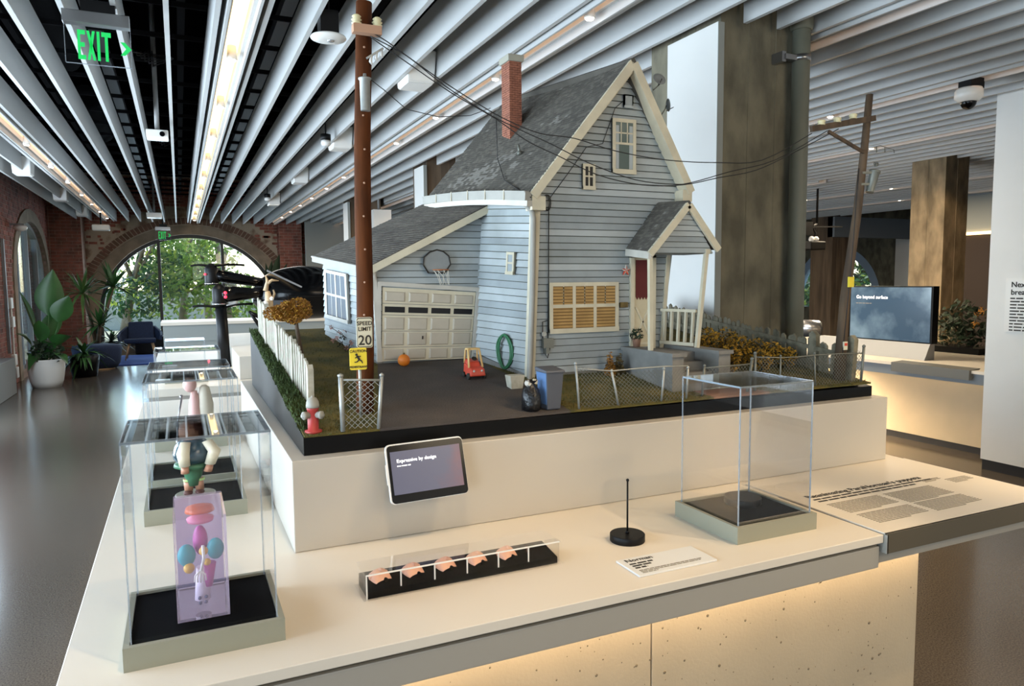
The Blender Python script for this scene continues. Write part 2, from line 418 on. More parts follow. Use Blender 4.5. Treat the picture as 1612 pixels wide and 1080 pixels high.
# warm downlight from the channels onto the display table
spot('table_spot', (0.38, 1.0, 3.06), (0.35, 1.75, 0.86), 34, 'warm', 0.95, 0.6)
spot('table_spot', (2.15, 0.9, 3.06), (1.35, 1.75, 0.86), 60, 'warm', 0.8, 0.6)
spot('table_spot', (3.68, 0.6, 3.06), (2.35, 1.75, 0.86), 62, 'warm', 0.75, 0.6)
spot('floor_spot', (3.7, 0.9, 3.06), (3.45, 2.1, 0), 130, 'warm', 0.9, 0.9)
spot('column_spot', (7.22, 5.2, 3.08), (8.7, 6.3, 1.9), 45, 'warm', 0.8, 0.5)
for y in (6.5, 9.5): spot('table_spot', (0.38, y, 3.06), (0.3, y+0.3, 0.86), 40, 'soft', 0.9, 0.6)
for (x, y) in ((5.45, 6.5), (7.3, 10), (10.7, 9), (5.45, 12)): area('hall_fill', (x, y, 3.08), (x, y, 0), 1.6, 1.6, 100, 'soft')  # broad fills added below the channels to brighten the right side
area('hall_fill', (1.0, 15.0, 3.08), (1.0, 15.0, 0), 2.2, 3.0, 40, 'neutral')  # neutral fill added over the far end of the hall

# ------------------------------------------------------------------ left brick wall with its arched window
XL = -2.58
mkL = lambda u, z, d: (XL-d, u, z)
b = MB(); wall_with_arch(b, mkL, 13.9, 19.9, 0, 4.3, 16.75, 1.72, 1.75, 0.12, 1.12, 0.3)
b.box(XL-0.3, XL, -5.8, -3.6, 0, 4.3)
for (a, c) in ((-3.6, -0.4), (0.4, 3.6), (4.4, 7.6), (9.0, 11.8)):
    b.box(XL-0.3, XL, a, c, 0, 0.4).box(XL-0.3, XL, a, c, 2.8, 4.3)
for (a, c) in ((-0.4, 0.4), (3.6, 4.4), (7.6, 9.0), (11.8, 13.9)): b.box(XL-0.3, XL, a, c, 0, 4.3)
wl = struct('wall_left', b, 'mortar')
def skipL(u, z):
    q = (u-16.75)/1.98
    if abs(q) >= 1: return False
    return z < 1.75+1.36*math.sqrt(1-q*q)
bricks(MB(), mkL, 12.2, 18.9, 0, 3.6, skipL).build('bricks', 'brick_red', wl, kind='stuff')
b = MB(); ring(b, mkL, 16.75, 1.75, 1.72, 1.12, 1.96, 1.36, -0.03, 0.05, 26)
b.box(XL-0.05, XL+0.03, 16.75-1.96, 16.75-1.72, 0, 1.75).box(XL-0.05, XL+0.03, 16.75+1.72, 16.75+1.96, 0, 1.75)
b.build('arch_surround', 'arch_stone', wl)
w1 = MB(); ring(w1, mkL, 16.75, 1.75, 1.64, 1.04, 1.72, 1.12, 0.06, 0.16, 26)
for u in (15.07, 15.75, 16.75, 17.75, 18.43): w1.box(XL-0.16, XL-0.06, u-0.035, u+0.035, 0.12, 1.75+1.06*math.sqrt(max(0, 1-((u-16.75)/1.72)**2)))
w1.box(XL-0.16, XL-0.06, 15.05, 18.45, 0.12, 0.2)
w1o = struct('window_1', w1, 'frame_grey')
MB().prism([(XL-0.11, u, z) for (u, z) in arch_pts(16.75, 1.66, 1.75, 0.16, 24, 1.06)], (0.006, 0, 0)).build('pane', 'window_glass', w1o)
MB().prism([(XL-0.2, 17.15, 0.2), (XL-0.2, 17.9, 0.2), (XL-0.2, 17.9, 2.3), (XL-0.2, 17.15, 2.5)], (0.012, 0, 0)).build('roller_shade', 'white_paint', w1o)
for n, (a, c) in enumerate(((-3.6, -0.4), (0.4, 3.6), (4.4, 7.6), (9.0, 11.8))):
    w = MB()
    for u in (a+0.03, (a+c)/2, c-0.03): w.box(XL-0.2, XL-0.1, u-0.03, u+0.03, 0.4, 2.8)
    w.box(XL-0.2, XL-0.1, a, c, 0.4, 0.46).box(XL-0.2, XL-0.1, a, c, 2.74, 2.8)
    wo = struct('window_%d' % (n+4), w, 'frame_grey')
    MB().box(XL-0.153, XL-0.147, a, c, 0.42, 2.78).build('pane', 'window_glass', wo)
# conduit with pale junction boxes on the pier, dark sill box below
t = thing('wall_conduit', 'pale electrical conduit with four junction boxes on the brick pier', 'conduit', (XL, 14.2, 0.7))
b = MB()
MB().box(XL+0.002, XL+0.05, 14.0, 14.06, 0.55, 2.4).build('conduit_channel', 'frame_grey', t)
for (y, z) in ((14.25, 1.36), (14.3, 1.05), (14.28, 0.42), (14.35, 0.2)):
    MB().box(XL+0.002, XL+0.07, y-0.09, y+0.09, z-0.09, z+0.09).build('junction_box', 'white_paint', t, bevel=0.01)
MB().tube([(XL+0.04, 14.27, 1.3), (XL+0.04, 14.29, 0.9), (XL+0.04, 14.27, 0.5), (XL+0.04, 14.33, 0.25)], 0.018, 6).build('pipe', 'white_paint', t)
tag(MB().box(XL+0.003, XL+0.24, 10.6, 13.2, 0, 0.55).build('window_bench', 'panel_bluegrey', bevel=0.01), 'dark grey low bench box against the brick window wall', 'bench')
t = thing('wall_camera', 'small white dome sensor high on the brick wall above the arched window', 'sensor', (XL, 14.8, 2.62))
MB().lathe([(0.09, 0), (0.11, -0.03), (0.10, -0.07), (0.04, -0.1)], (XL+0.16, 14.8, 2.67), 14).build('dome', 'white_gloss', t)
MB().box(XL, XL+0.22, 14.77, 14.83, 2.67, 2.7).build('bracket', 'frame_grey', t)

# ------------------------------------------------------------------ far wall and its big arched window
YF = 19.6
mkF = lambda u, z, d: (u, YF+d, z)
AC, AH, AZ, AR = 0.30, 2.06, 0.95, 1.93
b = MB(); wall_with_arch(b, mkF, -2.88, 3.2, 0, 4.3, AC, AH, AZ, 0.16, AR, 0.3)
wf = struct('wall_far', b, 'whitewash')
def skipF(u, z):
    q = (u-AC)/2.72
    inside = abs(q) < 1 and z < AZ+2.6*math.sqrt(1-q*q)
    return inside or (z < 2.95 and u < 2.35)
bricks(MB(), mkF, -1.95, 3.1, 2.4, 4.2, skipF, seed=2).build('bricks', 'brick_red', wf, kind='stuff')
b = MB(); ring(b, mkF, AC, AZ, AH-0.02, AR-0.02, AH+0.27, AR+0.2, -0.05, 0.06, 34); b.build('arch_surround', 'arch_stone', wf)
b = MB(); ring(b, mkF, AC, AZ, AH+0.30, AR+0.23, AH+0.48, AR+0.38, -0.02, 0.02, 80, 0.2); b.build('arch_bricks', 'brick_dull', wf, kind='stuff')
rg = random.Random(5); b = MB()
for _ in range(70):
    s = rg.choice((-1, 1)); u = AC+s*rg.uniform(1.3, 2.4); z = rg.uniform(2.0, 2.95)
    q = (u-AC)/2.42
    if abs(q) < 1 and z < AZ+2.22*math.sqrt(1-q*q): continue
    L = rg.uniform(0.05, 0.22); b.box(u, u+L, YF-0.008, YF+0.01, z, z+0.055)
b.build('exposed_bricks', 'brick_red', wf, kind='stuff')
b = MB().box(-2.58, -1.95, 18.9, 19.6, 0, 4.3); pl = struct('wall_pilaster_left', b, 'mortar')
bricks(MB(), lambda u, z, d: (u, 18.9+d, z), -2.56, -1.95, 0, 3.6, None, seed=3).build('bricks', 'brick_red', pl, kind='stuff')
b = MB().box(2.35, 2.9, 19.2, 19.6, 0, 4.3); pr = struct('wall_pilaster_right', b, 'mortar')
bricks(MB(), lambda u, z, d: (u, 19.2+d, z), 2.35, 2.9, 1.8, 3.6, None, seed=4).build('bricks', 'brick_red', pr, kind='stuff')
bricks(MB(), lambda u, z, d: (2.35-d if False else 2.35+d, u, z), 19.2, 19.6, 1.8, 3.6, None, seed=4).build('bricks', 'brick_red', pr, kind='stuff')
w2 = MB(); ring(w2, mkF, AC, AZ, AH-0.1, AR-0.1, AH, AR, 0.08, 0.18, 34)
for u in (-0.42, 1.02):
    w2.box(u-0.035, u+0.035, YF+0.07, YF+0.2, 0.16, AZ+AR*math.sqrt(1-((u-AC)/AH)**2)-0.03)
w2.box(-0.42, 2.3, YF+0.07, YF+0.2, 0.6, 0.76).box(AC-AH, AC+AH, YF+0.07, YF+0.2, 0.16, 0.26).box(AC-AH, AC-AH+0.08, YF+0.07, YF+0.2, 0.16, AZ).box(AC+AH-0.08, AC+AH, YF+0.07, YF+0.2, 0.16, AZ)
w2o = struct('window_2', w2, 'frame_dark')
MB().prism([(u, YF+0.14, z) for (u, z) in arch_pts(AC, AH-0.02, AZ, 0.2, 28, AR-0.02)], (0, 0.006, 0)).build('pane', 'window_glass', w2o)
# grey panel wall right of the brick, then the rest of the far side
b = MB().box(2.9, 3.95, 18.6, 18.7, 0, 1.98).box(2.9, 3.95, 18.6, 18.7, 1.99, 3.6); struct('wall_far_panels', b, 'panel_grey')
struct('wall_far_right', MB().box(3.2, 19, 19.6, 19.9, 0, 4.3), 'panel_grey')
struct('wall_behind', MB().box(-2.9, 19, -5.8, -5.6, 0, 4.3), 'white_paint')
# far right wall with an arched window
XR = 18.0
mkR = lambda u, z, d: (XR+d, u, z)
b = MB(); wall_with_arch(b, mkR, 12.6, 19.6, 0, 4.3, 15.85, 1.6, 0.95, 0.75, 1.65, 0.3); wall_r = struct('wall_far_side', b, 'column_concrete')
struct('wall_far_side_plain', MB().box(XR, XR+0.2, -5.8, 12.6, 0, 4.3), 'panel_bluegrey')
w3 = MB(); ring(w3, mkR, 15.85, 0.95, 1.36, 1.42, 1.6, 1.65, 0.0, 0.16, 26)
w3.box(XR+0.04, XR+0.14, 15.8, 15.9, 0.75, 2.4).box(XR, XR+0.16, 14.25, 14.49, 0.75, 0.95).box(XR, XR+0.16, 17.21, 17.45, 0.75, 0.95)
mat('frame_blue', '#9fb4cc', 0.5)
w3o = struct('window_3', w3, 'frame_blue')
MB().prism([(XR+0.09, u, z) for (u, z) in arch_pts(15.85, 1.5, 0.95, 0.75, 20, 1.55)], (0.006, 0, 0)).build('pane', 'window_glass', w3o)
struct('trim_1', MB().box(14.2, 17.9, 12.55, 12.75, 2.62, 3.1), 'panel_bluegrey')
struct('wall_white_return', MB().box(17.3, 17.95, 12.6, 13.3, 0, 3.1), 'white_paint')

# ------------------------------------------------------------------ columns and their white panels
def column(name, x0, x1, y0, y1, m, z1=4.3):
    b = MB(); n = max(2, int((x1-x0)/0.16)); 
    b.box(x0, x1, y0, y1, 0, z1)
    for k in range(1, n):                         # board marks of the formwork
        u = x0+(x1-x0)*k/n; b.box(u-0.004, u+0.004, y0-0.004, y0+0.01, 0, z1)
        v = y0+(y1-y0)*k/n; b.box(x0-0.004, x0+0.01, v-0.004, v+0.004, 0, z1)
    return struct(name, b, m, bevel=0.006)
cx1 = gy(1246, 300, 3.42).x
column('pillar_1', 2.915, cx1+0.06, 3.42, 4.1, 'column_concrete')
column('pillar_2', 2.93, 3.5, 8.95, 9.55, 'column_brown'); column('pillar_3', 2.93, 3.5, 13.5, 14.1, 'column_brown')
column('pillar_4', 8.66, 9.1, 6.0, 6.46, 'column_tan'); column('pillar_5', 14.2, 14.9, 12.6, 13.25, 'column_brown')
for n, (y0, y1) in enumerate(((3.385, 3.86), (8.9, 9.3), (13.45, 13.85))):
    b = MB().box(2.868, 2.912, y0+0.004, y1, 0, 3.118); o = struct('wall_panel_%d' % (n+1), b, 'white_paint')
    MB().box(2.868, 2.912, y0, y0+0.004, 0, 3.118).build('edge_strip', 'panel_grey', o)
t = thing('drain_pipe', 'grey vertical drain pipe strapped to the big concrete column', 'pipe', (cx1+0.1, 3.36, 0))
xp_ = gy(1253, 300, 3.36).x
MB().cyl((xp_, 3.345, 0.0), (xp_, 3.345, 4.2), 0.052, n=18).build('pipe', 'pipe_grey', t)
MB().lathe([(0.06, 0), (0.068, 0.02), (0.068, 0.1), (0.06, 0.12)], (xp_, 3.345, 3.13), 18).build('coupling', 'pipe_grey', t)
zc = gy(1240, 96, 3.36).z
s_ = MB().lathe([(0.057, 0), (0.057, 0.035)], (xp_, 3.345, zc), 18); s_.box(xp_-0.14, xp_-0.04, 3.325, 3.365, zc, zc+0.03).box(xp_-0.16, xp_-0.13, 3.335, 3.418, zc-0.015, zc+0.045)
s_.build('strap', 'steel', t)
# right wall with its text panel, black kick strip
wr = struct('wall_right', MB().box(6.2, 6.5, -5.6, 3.88, 0.09, 3.28), 'white_paint')
struct('baseboard_right', MB().box(6.21, 6.49, -5.6, 3.87, 0.0, 0.09), 'kick_black')
t = thing('text_panel', 'pale printed text panel on the white wall', 'sign', (6.195, 3.6, 1.4))
pa = gx(1584, 438, 6.19); pb = gx(1583, 522, 6.19)
MB().box(6.190, 6.199, pa.y-0.75, pa.y, pb.z, pa.z).build('panel', 'white_gloss', t)
zt_ = gx(1592, 450, 6.19)
text('heading', 'Next\nbreakthrough', 0.062, (6.188, zt_.y, zt_.z-0.01), (0, -1, 0), (0, 0, 1), 'dark_text', t, 0.001, bold=0.001)
zb_ = gx(1591, 463, 6.19)
lines(MB(), (6.188, zb_.y, zb_.z-0.04), (0, -1, 0), (0, 0, 1), [0.5]*11, 0.026, 0.011).build('small_print', 'dark_text', t, kind='stuff')
# dark brown room behind the tan column, warm light line
pz = gx(1545, 369, 13.0); y0 = gx(1566, 400, 13.0).y; y1 = gx(1520, 400, 13.0).y
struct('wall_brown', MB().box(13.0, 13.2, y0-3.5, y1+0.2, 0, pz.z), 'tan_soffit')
struct('wall_cabinet', MB().box(13.0, 13.3, y0-3.5, y1+0.2, pz.z+0.05, 3.1), 'panel_grey')
struct('trim_2', MB().box(12.96, 13.0, y0-3.5, y1+0.2, pz.z, pz.z+0.05), 'under_glow')
# ------------------------------------------------------------------ the display table
t = thing('display_table', 'long white display table with grey fascia on a lit stone plinth', 'table', (0.9, 3.0, 0))
X0, X1, Y0, Y1, T = -0.257, 1.938, 1.495, 5.4, 0.86
b = MB().box(X0, X1, Y0, Y1, T-0.026, T).box(X1, 2.845, 1.93, Y1, T-0.026, T)
b.build('tabletop', 'table_white', t, bevel=0.002)
MB().box(X0+0.012, X1-0.01, Y0+0.014, Y1-0.01, T-0.036, T-0.026).build('shadow_gap', 'slab_grey', t)
MB().box(X0, X1-0.012, Y0+0.004, Y1, T-0.104, T-0.036).build('fascia', 'table_band', t, bevel=0.002)
MB().box(X1-0.012, 2.84, Y0+0.03, Y1, T-0.104, T-0.062).box(X1-0.012, 2.84, 1.95, Y1, T-0.062, T-0.026).build('side_fascia', 'table_band', t)
for (a, c) in ((-0.06, 1.236), (1.241, 2.42)): MB().box(a, c, 1.72, 5.2, 0.0, T-0.104).build('plinth_panel', 'plinth_stone', t, bevel=0.002)
rg = random.Random(11); b = MB()
for _ in range(420):                                # pits of the cast stone
    x = rg.uniform(-0.03, 2.4); z = rg.uniform(0.05, 0.74); r = rg.choice((0.0012, 0.0016, 0.002, 0.0035))
    b.lathe([(r*rg.uniform(0.8, 1.8), 0), (r*0.7, 0.0006)], (x, 1.7199, z), 6, (0, -1, 0))
b.build('stone_pits', 'pit', t, kind='stuff')
MB().box(X0+0.1, 2.6, 1.655, 1.667, T-0.114, T-0.1045).build('light_strip', 'under_glow', t)
area('under_table_light', (1.2, 1.66, T-0.118), (1.2, 1.735, 0.0), 2.6, 0.03, 3.6, 'warm')
area('under_table_light', (2.5, 3.3, T-0.118), (2.45, 3.3, 0.0), 0.03, 3.2, 14, 'warm')
area('under_table_light', (-0.12, 3.3, T-0.118), (-0.08, 3.3, 0.0), 0.03, 3.2, 4, 'warm')
# the text slab lying over the table's right end
t = thing('text_slab', 'thick cantilevered text slab with a grey front, over the table end', 'sign', (2.4, 1.7, T))
MB().box(1.942, 2.835, 1.487, 2.10, T+0.0005, T+0.005).build('printed_top', 'table_white', t, bevel=0.001)
MB().box(1.942, 2.835, 1.484, 1.4935, T-0.058, T+0.005).build('front_apron', 'slab_grey', t)
MB().box(1.9405, 1.9465, 1.484, 1.93, T-0.058, T+0.0005).build('side_apron', 'table_band', t)
text('title', "Reanimating ParaNorman's puppets", 0.0415, (2.01, 1.853, T+0.0056), (1, 0, 0), (0, 1, 0), 'dark_text', t, 0.0004, bold=0.0006)
b = MB(); lines(b, (2.01, 1.828, T+0.0054), (1, 0, 0), (0, 1, 0), [0.62, 0.5], 0.022, 0.009); b.build('subtitle', 'dark_text', t, kind='stuff')
b = MB()
for (x, y, w, n) in ((2.01, 1.772, 0.25, 10), (2.29, 1.772, 0.25, 11), (2.01, 1.65, 0.25, 9), (2.29, 1.65, 0.25, 9), (2.57, 1.83, 0.1, 3), (2.67, 1.80, 0.12, 5)):
    lines(b, (x, y, T+0.0054), (1, 0, 0), (0, 1, 0), [w]*(n-1)+[w*0.6], 0.0105, 0.0045)
b.build('small_print', 'grey_text', t, kind='stuff')
# raised white tier that carries the diorama
t = tag(MB().box(0.273, 2.765, 2.137, 4.06, T+0.0005, 1.134).build('white_riser', 'tier_white', bevel=0.003), 'white riser box on the table, under the model house diorama', 'plinth')

# ------------------------------------------------------------------ clear display cases
def case(name, x0, x1, y0, y1, z0, zb, z1, label, group='clear display cases on grey bases', felt=True):
    t = thing(name, label, 'display case', ((x0+x1)/2, (y0+y1)/2, z0), group)
    w = 0.012
    b = MB().box(x0, x1, y0, y0+w, z0, zb).box(x0, x1, y1-w, y1, z0, zb).box(x0, x0+w, y0+w, y1-w, z0, zb).box(x1-w, x1, y0+w, y1-w, z0, zb).box(x0+w, x1-w, y0+w, y1-w, z0, zb-0.02)
    b.build('base', 'case_base', t)
    MB().box(x0+w+0.001, x1-w-0.001, y0+w+0.001, y1-w-0.001, zb-0.02, zb-0.006).build('floor_board', 'case_felt', t)
    i = w+0.0015; th = 0.0032; a0, a1, c0, c1 = x0+i, x1-i, y0+i, y1-i
    for bx in ((a0+th, a1-th, c0, c0+0.0012), (a0+th, a1-th, c1-0.0012, c1), (a0, a0+0.0012, c0+th, c1-th), (a1-0.0012, a1, c0+th, c1-th)):
        MB().box(*bx, zb-0.006, z1-0.004).build('acrylic_side', 'acrylic', t)
    MB().box(a0, a1, c0, c1, z1-0.004, z1).build('acrylic_top', 'acrylic_lid', t)
    for (x, y) in ((a0, c0), (a1-th, c0), (a0, c1-th), (a1-th, c1-th)):
        MB().box(x, x+th, y, y+th, zb-0.006, z1-0.004).build('glued_edge', 'acrylic_rim', t)
    for bx in ((a0, a1, c0, c0+0.0015), (a0, a1, c1-0.0015, c1), (a0, a0+0.0015, c0, c1), (a1-0.0015, a1, c0, c1)):
        MB().box(*bx, z1-0.005, z1+0.0005).build('top_edge', 'acrylic_rim', t)
    return t
case('display_case', -0.138, 0.180, 1.614, 1.915, T, 0.911, 1.332, 'clear display case nearest the front left table corner, with a printed block inside')
case('display_case', -0.138, 0.180, 2.59, 2.90, T, 0.911, 1.332, 'second clear case along the left edge, holding the dark coated figurine')
case('display_case', -0.138, 0.180, 2.985, 3.29, T, 0.911, 1.332, 'third clear case along the left edge, holding the pale figurine')
case('display_case', -0.138, 0.180, 3.74, 4.05, T, 0.911, 1.332, 'farthest clear case in the left edge row')
case('display_case', 1.475, 1.795, 1.623, 1.922, T, 0.912, 1.332, 'clear display case beside the text slab, with a black disc stand inside')

# printed clear block with coloured shapes cast inside
mat('p_teal', '#1d9aa5', 0.5); mat('p_magenta', '#b03f8d', 0.5); mat('p_orange', '#e0682c', 0.5); mat('p_bone', '#f2efe8', 0.5); mat('p_navy', '#28345f', 0.4)
mat('p_yellow', '#d9a83a', 0.5); mat('p_lilac', '#d9cade', 0.5); mat('p_rose', '#d9789a', 0.5)
glassy('block_resin', '#fdfafd', 1.4, 0.5, 0.02, 0.03)
_nt = MATS['block_resin'].node_tree; _mx = [n for n in _nt.nodes if n.type == 'MIX_SHADER'][0]; _df = _nt.nodes.new('ShaderNodeBsdfDiffuse'); _df.inputs[0].default_value = lin('#d8c6d6')
_m2 = _nt.nodes.new('ShaderNodeMixShader'); _m2.inputs[0].default_value = 0.22; _nt.links.new(_mx.outputs[0], _m2.inputs[1]); _nt.links.new(_df.outputs[0], _m2.inputs[2]); _nt.links.new(_m2.outputs[0], [n for n in _nt.nodes if n.type == 'OUTPUT_MATERIAL'][0].inputs[0])
bx0, bx1, by0, by1, bz0, bz1 = -0.036, 0.072, 1.70, 1.90, 0.9055, 1.137
t = thing('printed_block', 'tall clear lilac block with coloured shapes cast inside, in the nearest case', 'sculpture', ((bx0+bx1)/2, (by0+by1)/2, bz0))
MB().box(bx0, bx1, by0, by1, bz0, bz1).build('clear_block', 'block_resin', t)
MB().box(bx0+0.002, bx1-0.002, by1-0.012, by1-0.004, bz0+0.002, bz1-0.004).build('back_print', 'p_lilac', t)
cxb = (bx0+bx1)/2
MB().ball((cxb-0.030, 1.76, 1.035), 0.026, sc=(0.75, 0.6, 1.0)).build('teal_oval', 'p_teal', t); MB().ball((cxb+0.031, 1.76, 1.042), 0.025, sc=(0.75, 0.6, 1.0)).build('teal_oval', 'p_teal', t)
MB().ball((cxb, 1.78, 1.06), 0.027, sc=(0.6, 0.7, 1.3)).build('magenta_core', 'p_magenta', t)
MB().lathe([(0.006, 0), (0.028, 0.004), (0.03, 0.012), (0.012, 0.02)], (cxb+0.002, 1.79, 1.098), 14).build('rose_disc', 'p_rose', t)
MB().lathe([(0.008, 0), (0.033, 0.002), (0.030, 0.012), (0.01, 0.016)], (cxb+0.002, 1.82, 1.115), 14).build('orange_disc', 'p_orange', t)
MB().ball((cxb+0.005, 1.73, 1.05), 0.010).ball((cxb+0.012, 1.74, 1.02), 0.008).ball((cxb-0.026, 1.75, 1.008), 0.012).build('yellow_beads', 'p_yellow', t)
b = MB().tube([(cxb+0.004, 1.715, 1.068), (cxb+0.005, 1.712, 1.04), (cxb-0.002, 1.712, 1.012)], 0.0035, 6)
for q in range(5): b.tube([(cxb-0.003, 1.712, 1.013), (cxb-0.014+0.0052*q, 1.711, 1.003), (cxb-0.016+0.006*q, 1.711, 0.985+0.002*abs(q-2))], 0.0017, 5)
b.build('white_rods', 'p_bone', t)
MB().cyl((cxb, 1.77, 0.925), (cxb, 1.77, 1.0), 0.018, 0.012, 10).build('lilac_stem', 'p_lilac', t); MB().cyl((cxb+0.012, 1.765, 0.955), (cxb+0.018, 1.765, 1.01), 0.01, 0.014, 8).build('magenta_stem', 'p_magenta', t)
b = MB()
for (dx, dz) in ((-0.006, 0.016), (0.006, 0.017), (-0.007, 0.028), (0.007, 0.029)): b.ball((cxb+dx, 1.752, bz0+dz), 0.004, 8, 6)
b.build('dark_beads', 'p_navy', t)
MB().box(bx0+0.001, bx1-0.001, 1.80, 1.806, 0.945, 0.951).build('navy_bar', 'p_navy', t)

# coated figurine, plain and faceless, in the second case
mat('coat_teal', '#24404a', 0.25, coat=0.4); mat('coat_green', '#3f6b4d', 0.35); mat('sleeve_cream', '#d9cdb2', 0.6); mat('hair_brown', '#4b241c', 0.6); mat('plain_skin', '#b98468', 0.5); mat('sock_lime', '#b9d98a', 0.6)
t = thing('coated_figurine', 'small faceless figurine in a dark teal coat with cream sleeves on a round stand', 'figurine', (0.02, 2.76, 0.905))
zf = 0.905
MB().lathe([(0.066, 0), (0.066, 0.012), (0.062, 0.014)], (0.02, 2.74, zf), 32).build('round_stand', 'case_base', t)
MB().lathe([(0.02, 0), (0.028, 0.05), (0.034, 0.09), (0.062, 0.11), (0.058, 0.13), (0.03, 0.135)], (0.015, 2.74, zf+0.06), 18).build('trousers', 'coat_green', t)
MB().lathe([(0.05, 0), (0.064, 0.03), (0.066, 0.06), (0.058, 0.1), (0.04, 0.13), (0.018, 0.14)], (0.018, 2.74, zf+0.185), 20).build('coat', 'coat_teal', t)
for s in (-1, 1):
    MB().tube([(0.03+0.034*s, 2.705, zf+0.31), (0.036+0.05*s, 2.68, zf+0.26), (0.03+0.04*s, 2.682, zf+0.19)], [0.018, 0.022, 0.018], 10).build('sleeve', 'sleeve_cream', t)
    MB().tube([(0.03+0.04*s, 2.682, zf+0.19), (0.026+0.036*s, 2.683, zf+0.15)], [0.012, 0.014], 8).build('hand', 'plain_skin', t)
    MB().tube([(0.015+0.017*s, 2.74, zf+0.10), (0.017+0.018*s, 2.74, zf+0.03)], [0.016, 0.014], 8).build('leg', 'plain_skin', t)
    MB().lathe([(0.017, 0), (0.018, 0.012)], (0.017+0.018*s, 2.74, zf+0.085), 10).build('sock', 'sock_lime', t)
    MB().ball((0.015+0.019*s, 2.73, zf+0.024), 0.018, 10, 6, (0.9, 1.4, 0.7)).build('shoe', 'hair_brown', t)
MB().ball((0.012, 2.74, zf+0.365), 0.042, 14, 10, (0.9, 1, 1.45)).build('head', 'plain_skin', t)
MB().ball((0.02, 2.748, zf+0.377), 0.045, 14, 10, (0.95, 1, 1.35)).build('hair', 'hair_brown', t)
t.scale = (1, 1, 0.64)
# pale figurine with a jointed stand in the third case
mat('pale_pink', '#d9aca2', 0.5); mat('pale_cream', '#d8cdb9', 0.6)
t = thing('pale_figurine', 'small pale pink figurine held by a jointed metal stand', 'figurine', (0.03, 3.13, 0.905))
MB().lathe([(0.016, 0), (0.02, 0.06), (0.018, 0.14), (0.026, 0.2), (0.022, 0.27), (0.010, 0.32)], (0.035, 3.13, zf), 14).build('torso', 'pale_pink', t)
MB().lathe([(0.012, 0), (0.03, 0.05), (0.034, 0.13), (0.02, 0.2), (0.008, 0.21)], (0.072, 3.14, zf+0.13), 12).build('drape', 'pale_cream', t)
MB().ball((0.02, 3.13, zf+0.345), 0.026, 12, 8, (1, 1, 1.2)).build('head', 'pale_pink', t)
MB().lathe([(0.05, 0), (0.05, 0.01)], (0.02, 3.13, zf), 20).build('stand_disc', 'black_satin', t)
b = MB().tube([(-0.03, 3.12, zf+0.01), (-0.035, 3.12, zf+0.12), (-0.03, 3.12, zf+0.2), (-0.01, 3.12, zf+0.3)], 0.004, 6)
for z in (0.12, 0.2, 0.3): b.ball((-0.032+0.02*(z > 0.25), 3.12, zf+z), 0.008, 8, 6)
b.build('jointed_rod', 'steel', t)

# ------------------------------------------------------------------ long case of five face shells
mat('shell_peach', '#e0a98c', 0.5, var=0.05, scale=30)
lx0, lx1, ly0, ly1 = 0.389, 0.934, 1.735, 1.838
t = thing('divided_case', 'long low clear case divided in six bays on a black board', 'display case', ((lx0+lx1)/2, (ly0+ly1)/2, T))
b = MB().prism([(lx0+0.004, ly0+0.003, T), (lx1-0.004, ly0+0.003, T), (lx1-0.004, ly1-0.003, T), (lx0+0.004, ly1-0.003, T)], (0, 0, 0.012)); 
b.v[4].z += 0.006; b.v[5].z += 0.006; b.v[6].z += 0.02; b.v[7].z += 0.02
b.build('black_board', 'case_felt', t)
zl = 0.924; th = 0.0012
for bx in ((lx0, lx1, ly0, ly0+th), (lx0, lx1, ly1-th, ly1), (lx0, lx0+th, ly0, ly1), (lx1-th, lx1, ly0, ly1)): MB().box(*bx, T, zl-0.003).build('acrylic_side', 'acrylic', t)
MB().box(lx0-0.003, lx1+0.003, ly0-0.002, ly1+0.002, zl-0.003, zl).build('acrylic_lid', 'acrylic', t)
mat('frosted_edge', '#e3e0d8', 0.4)
bays = [lx0+0.002]+[lx0+(lx1-lx0)*k/6.05 for k in range(1, 6)]
for k, x in enumerate(bays):
    d = MB().box(x-0.0008, x+0.0008, ly0+0.003, ly1-0.003, T+0.019, zl-0.003).build('divider', 'acrylic', t)
    MB().box(x-0.0016, x+0.0016, ly0+0.0003, ly0+0.003, T+(0.0 if k == 0 else 0.02), zl-0.003).build('divider_edge', 'frosted_edge', d)
MB().box(lx0, lx1, ly0-0.0022, ly0-0.0002, zl-0.0035, zl+0.0003).build('lid_edge', 'frosted_edge', t)
MB().box(lx0-0.008, lx1+0.012, ly0-0.008, ly1+0.004, T+0.0002, T+0.0015).build('clear_foot', 'acrylic', t)
shell = None
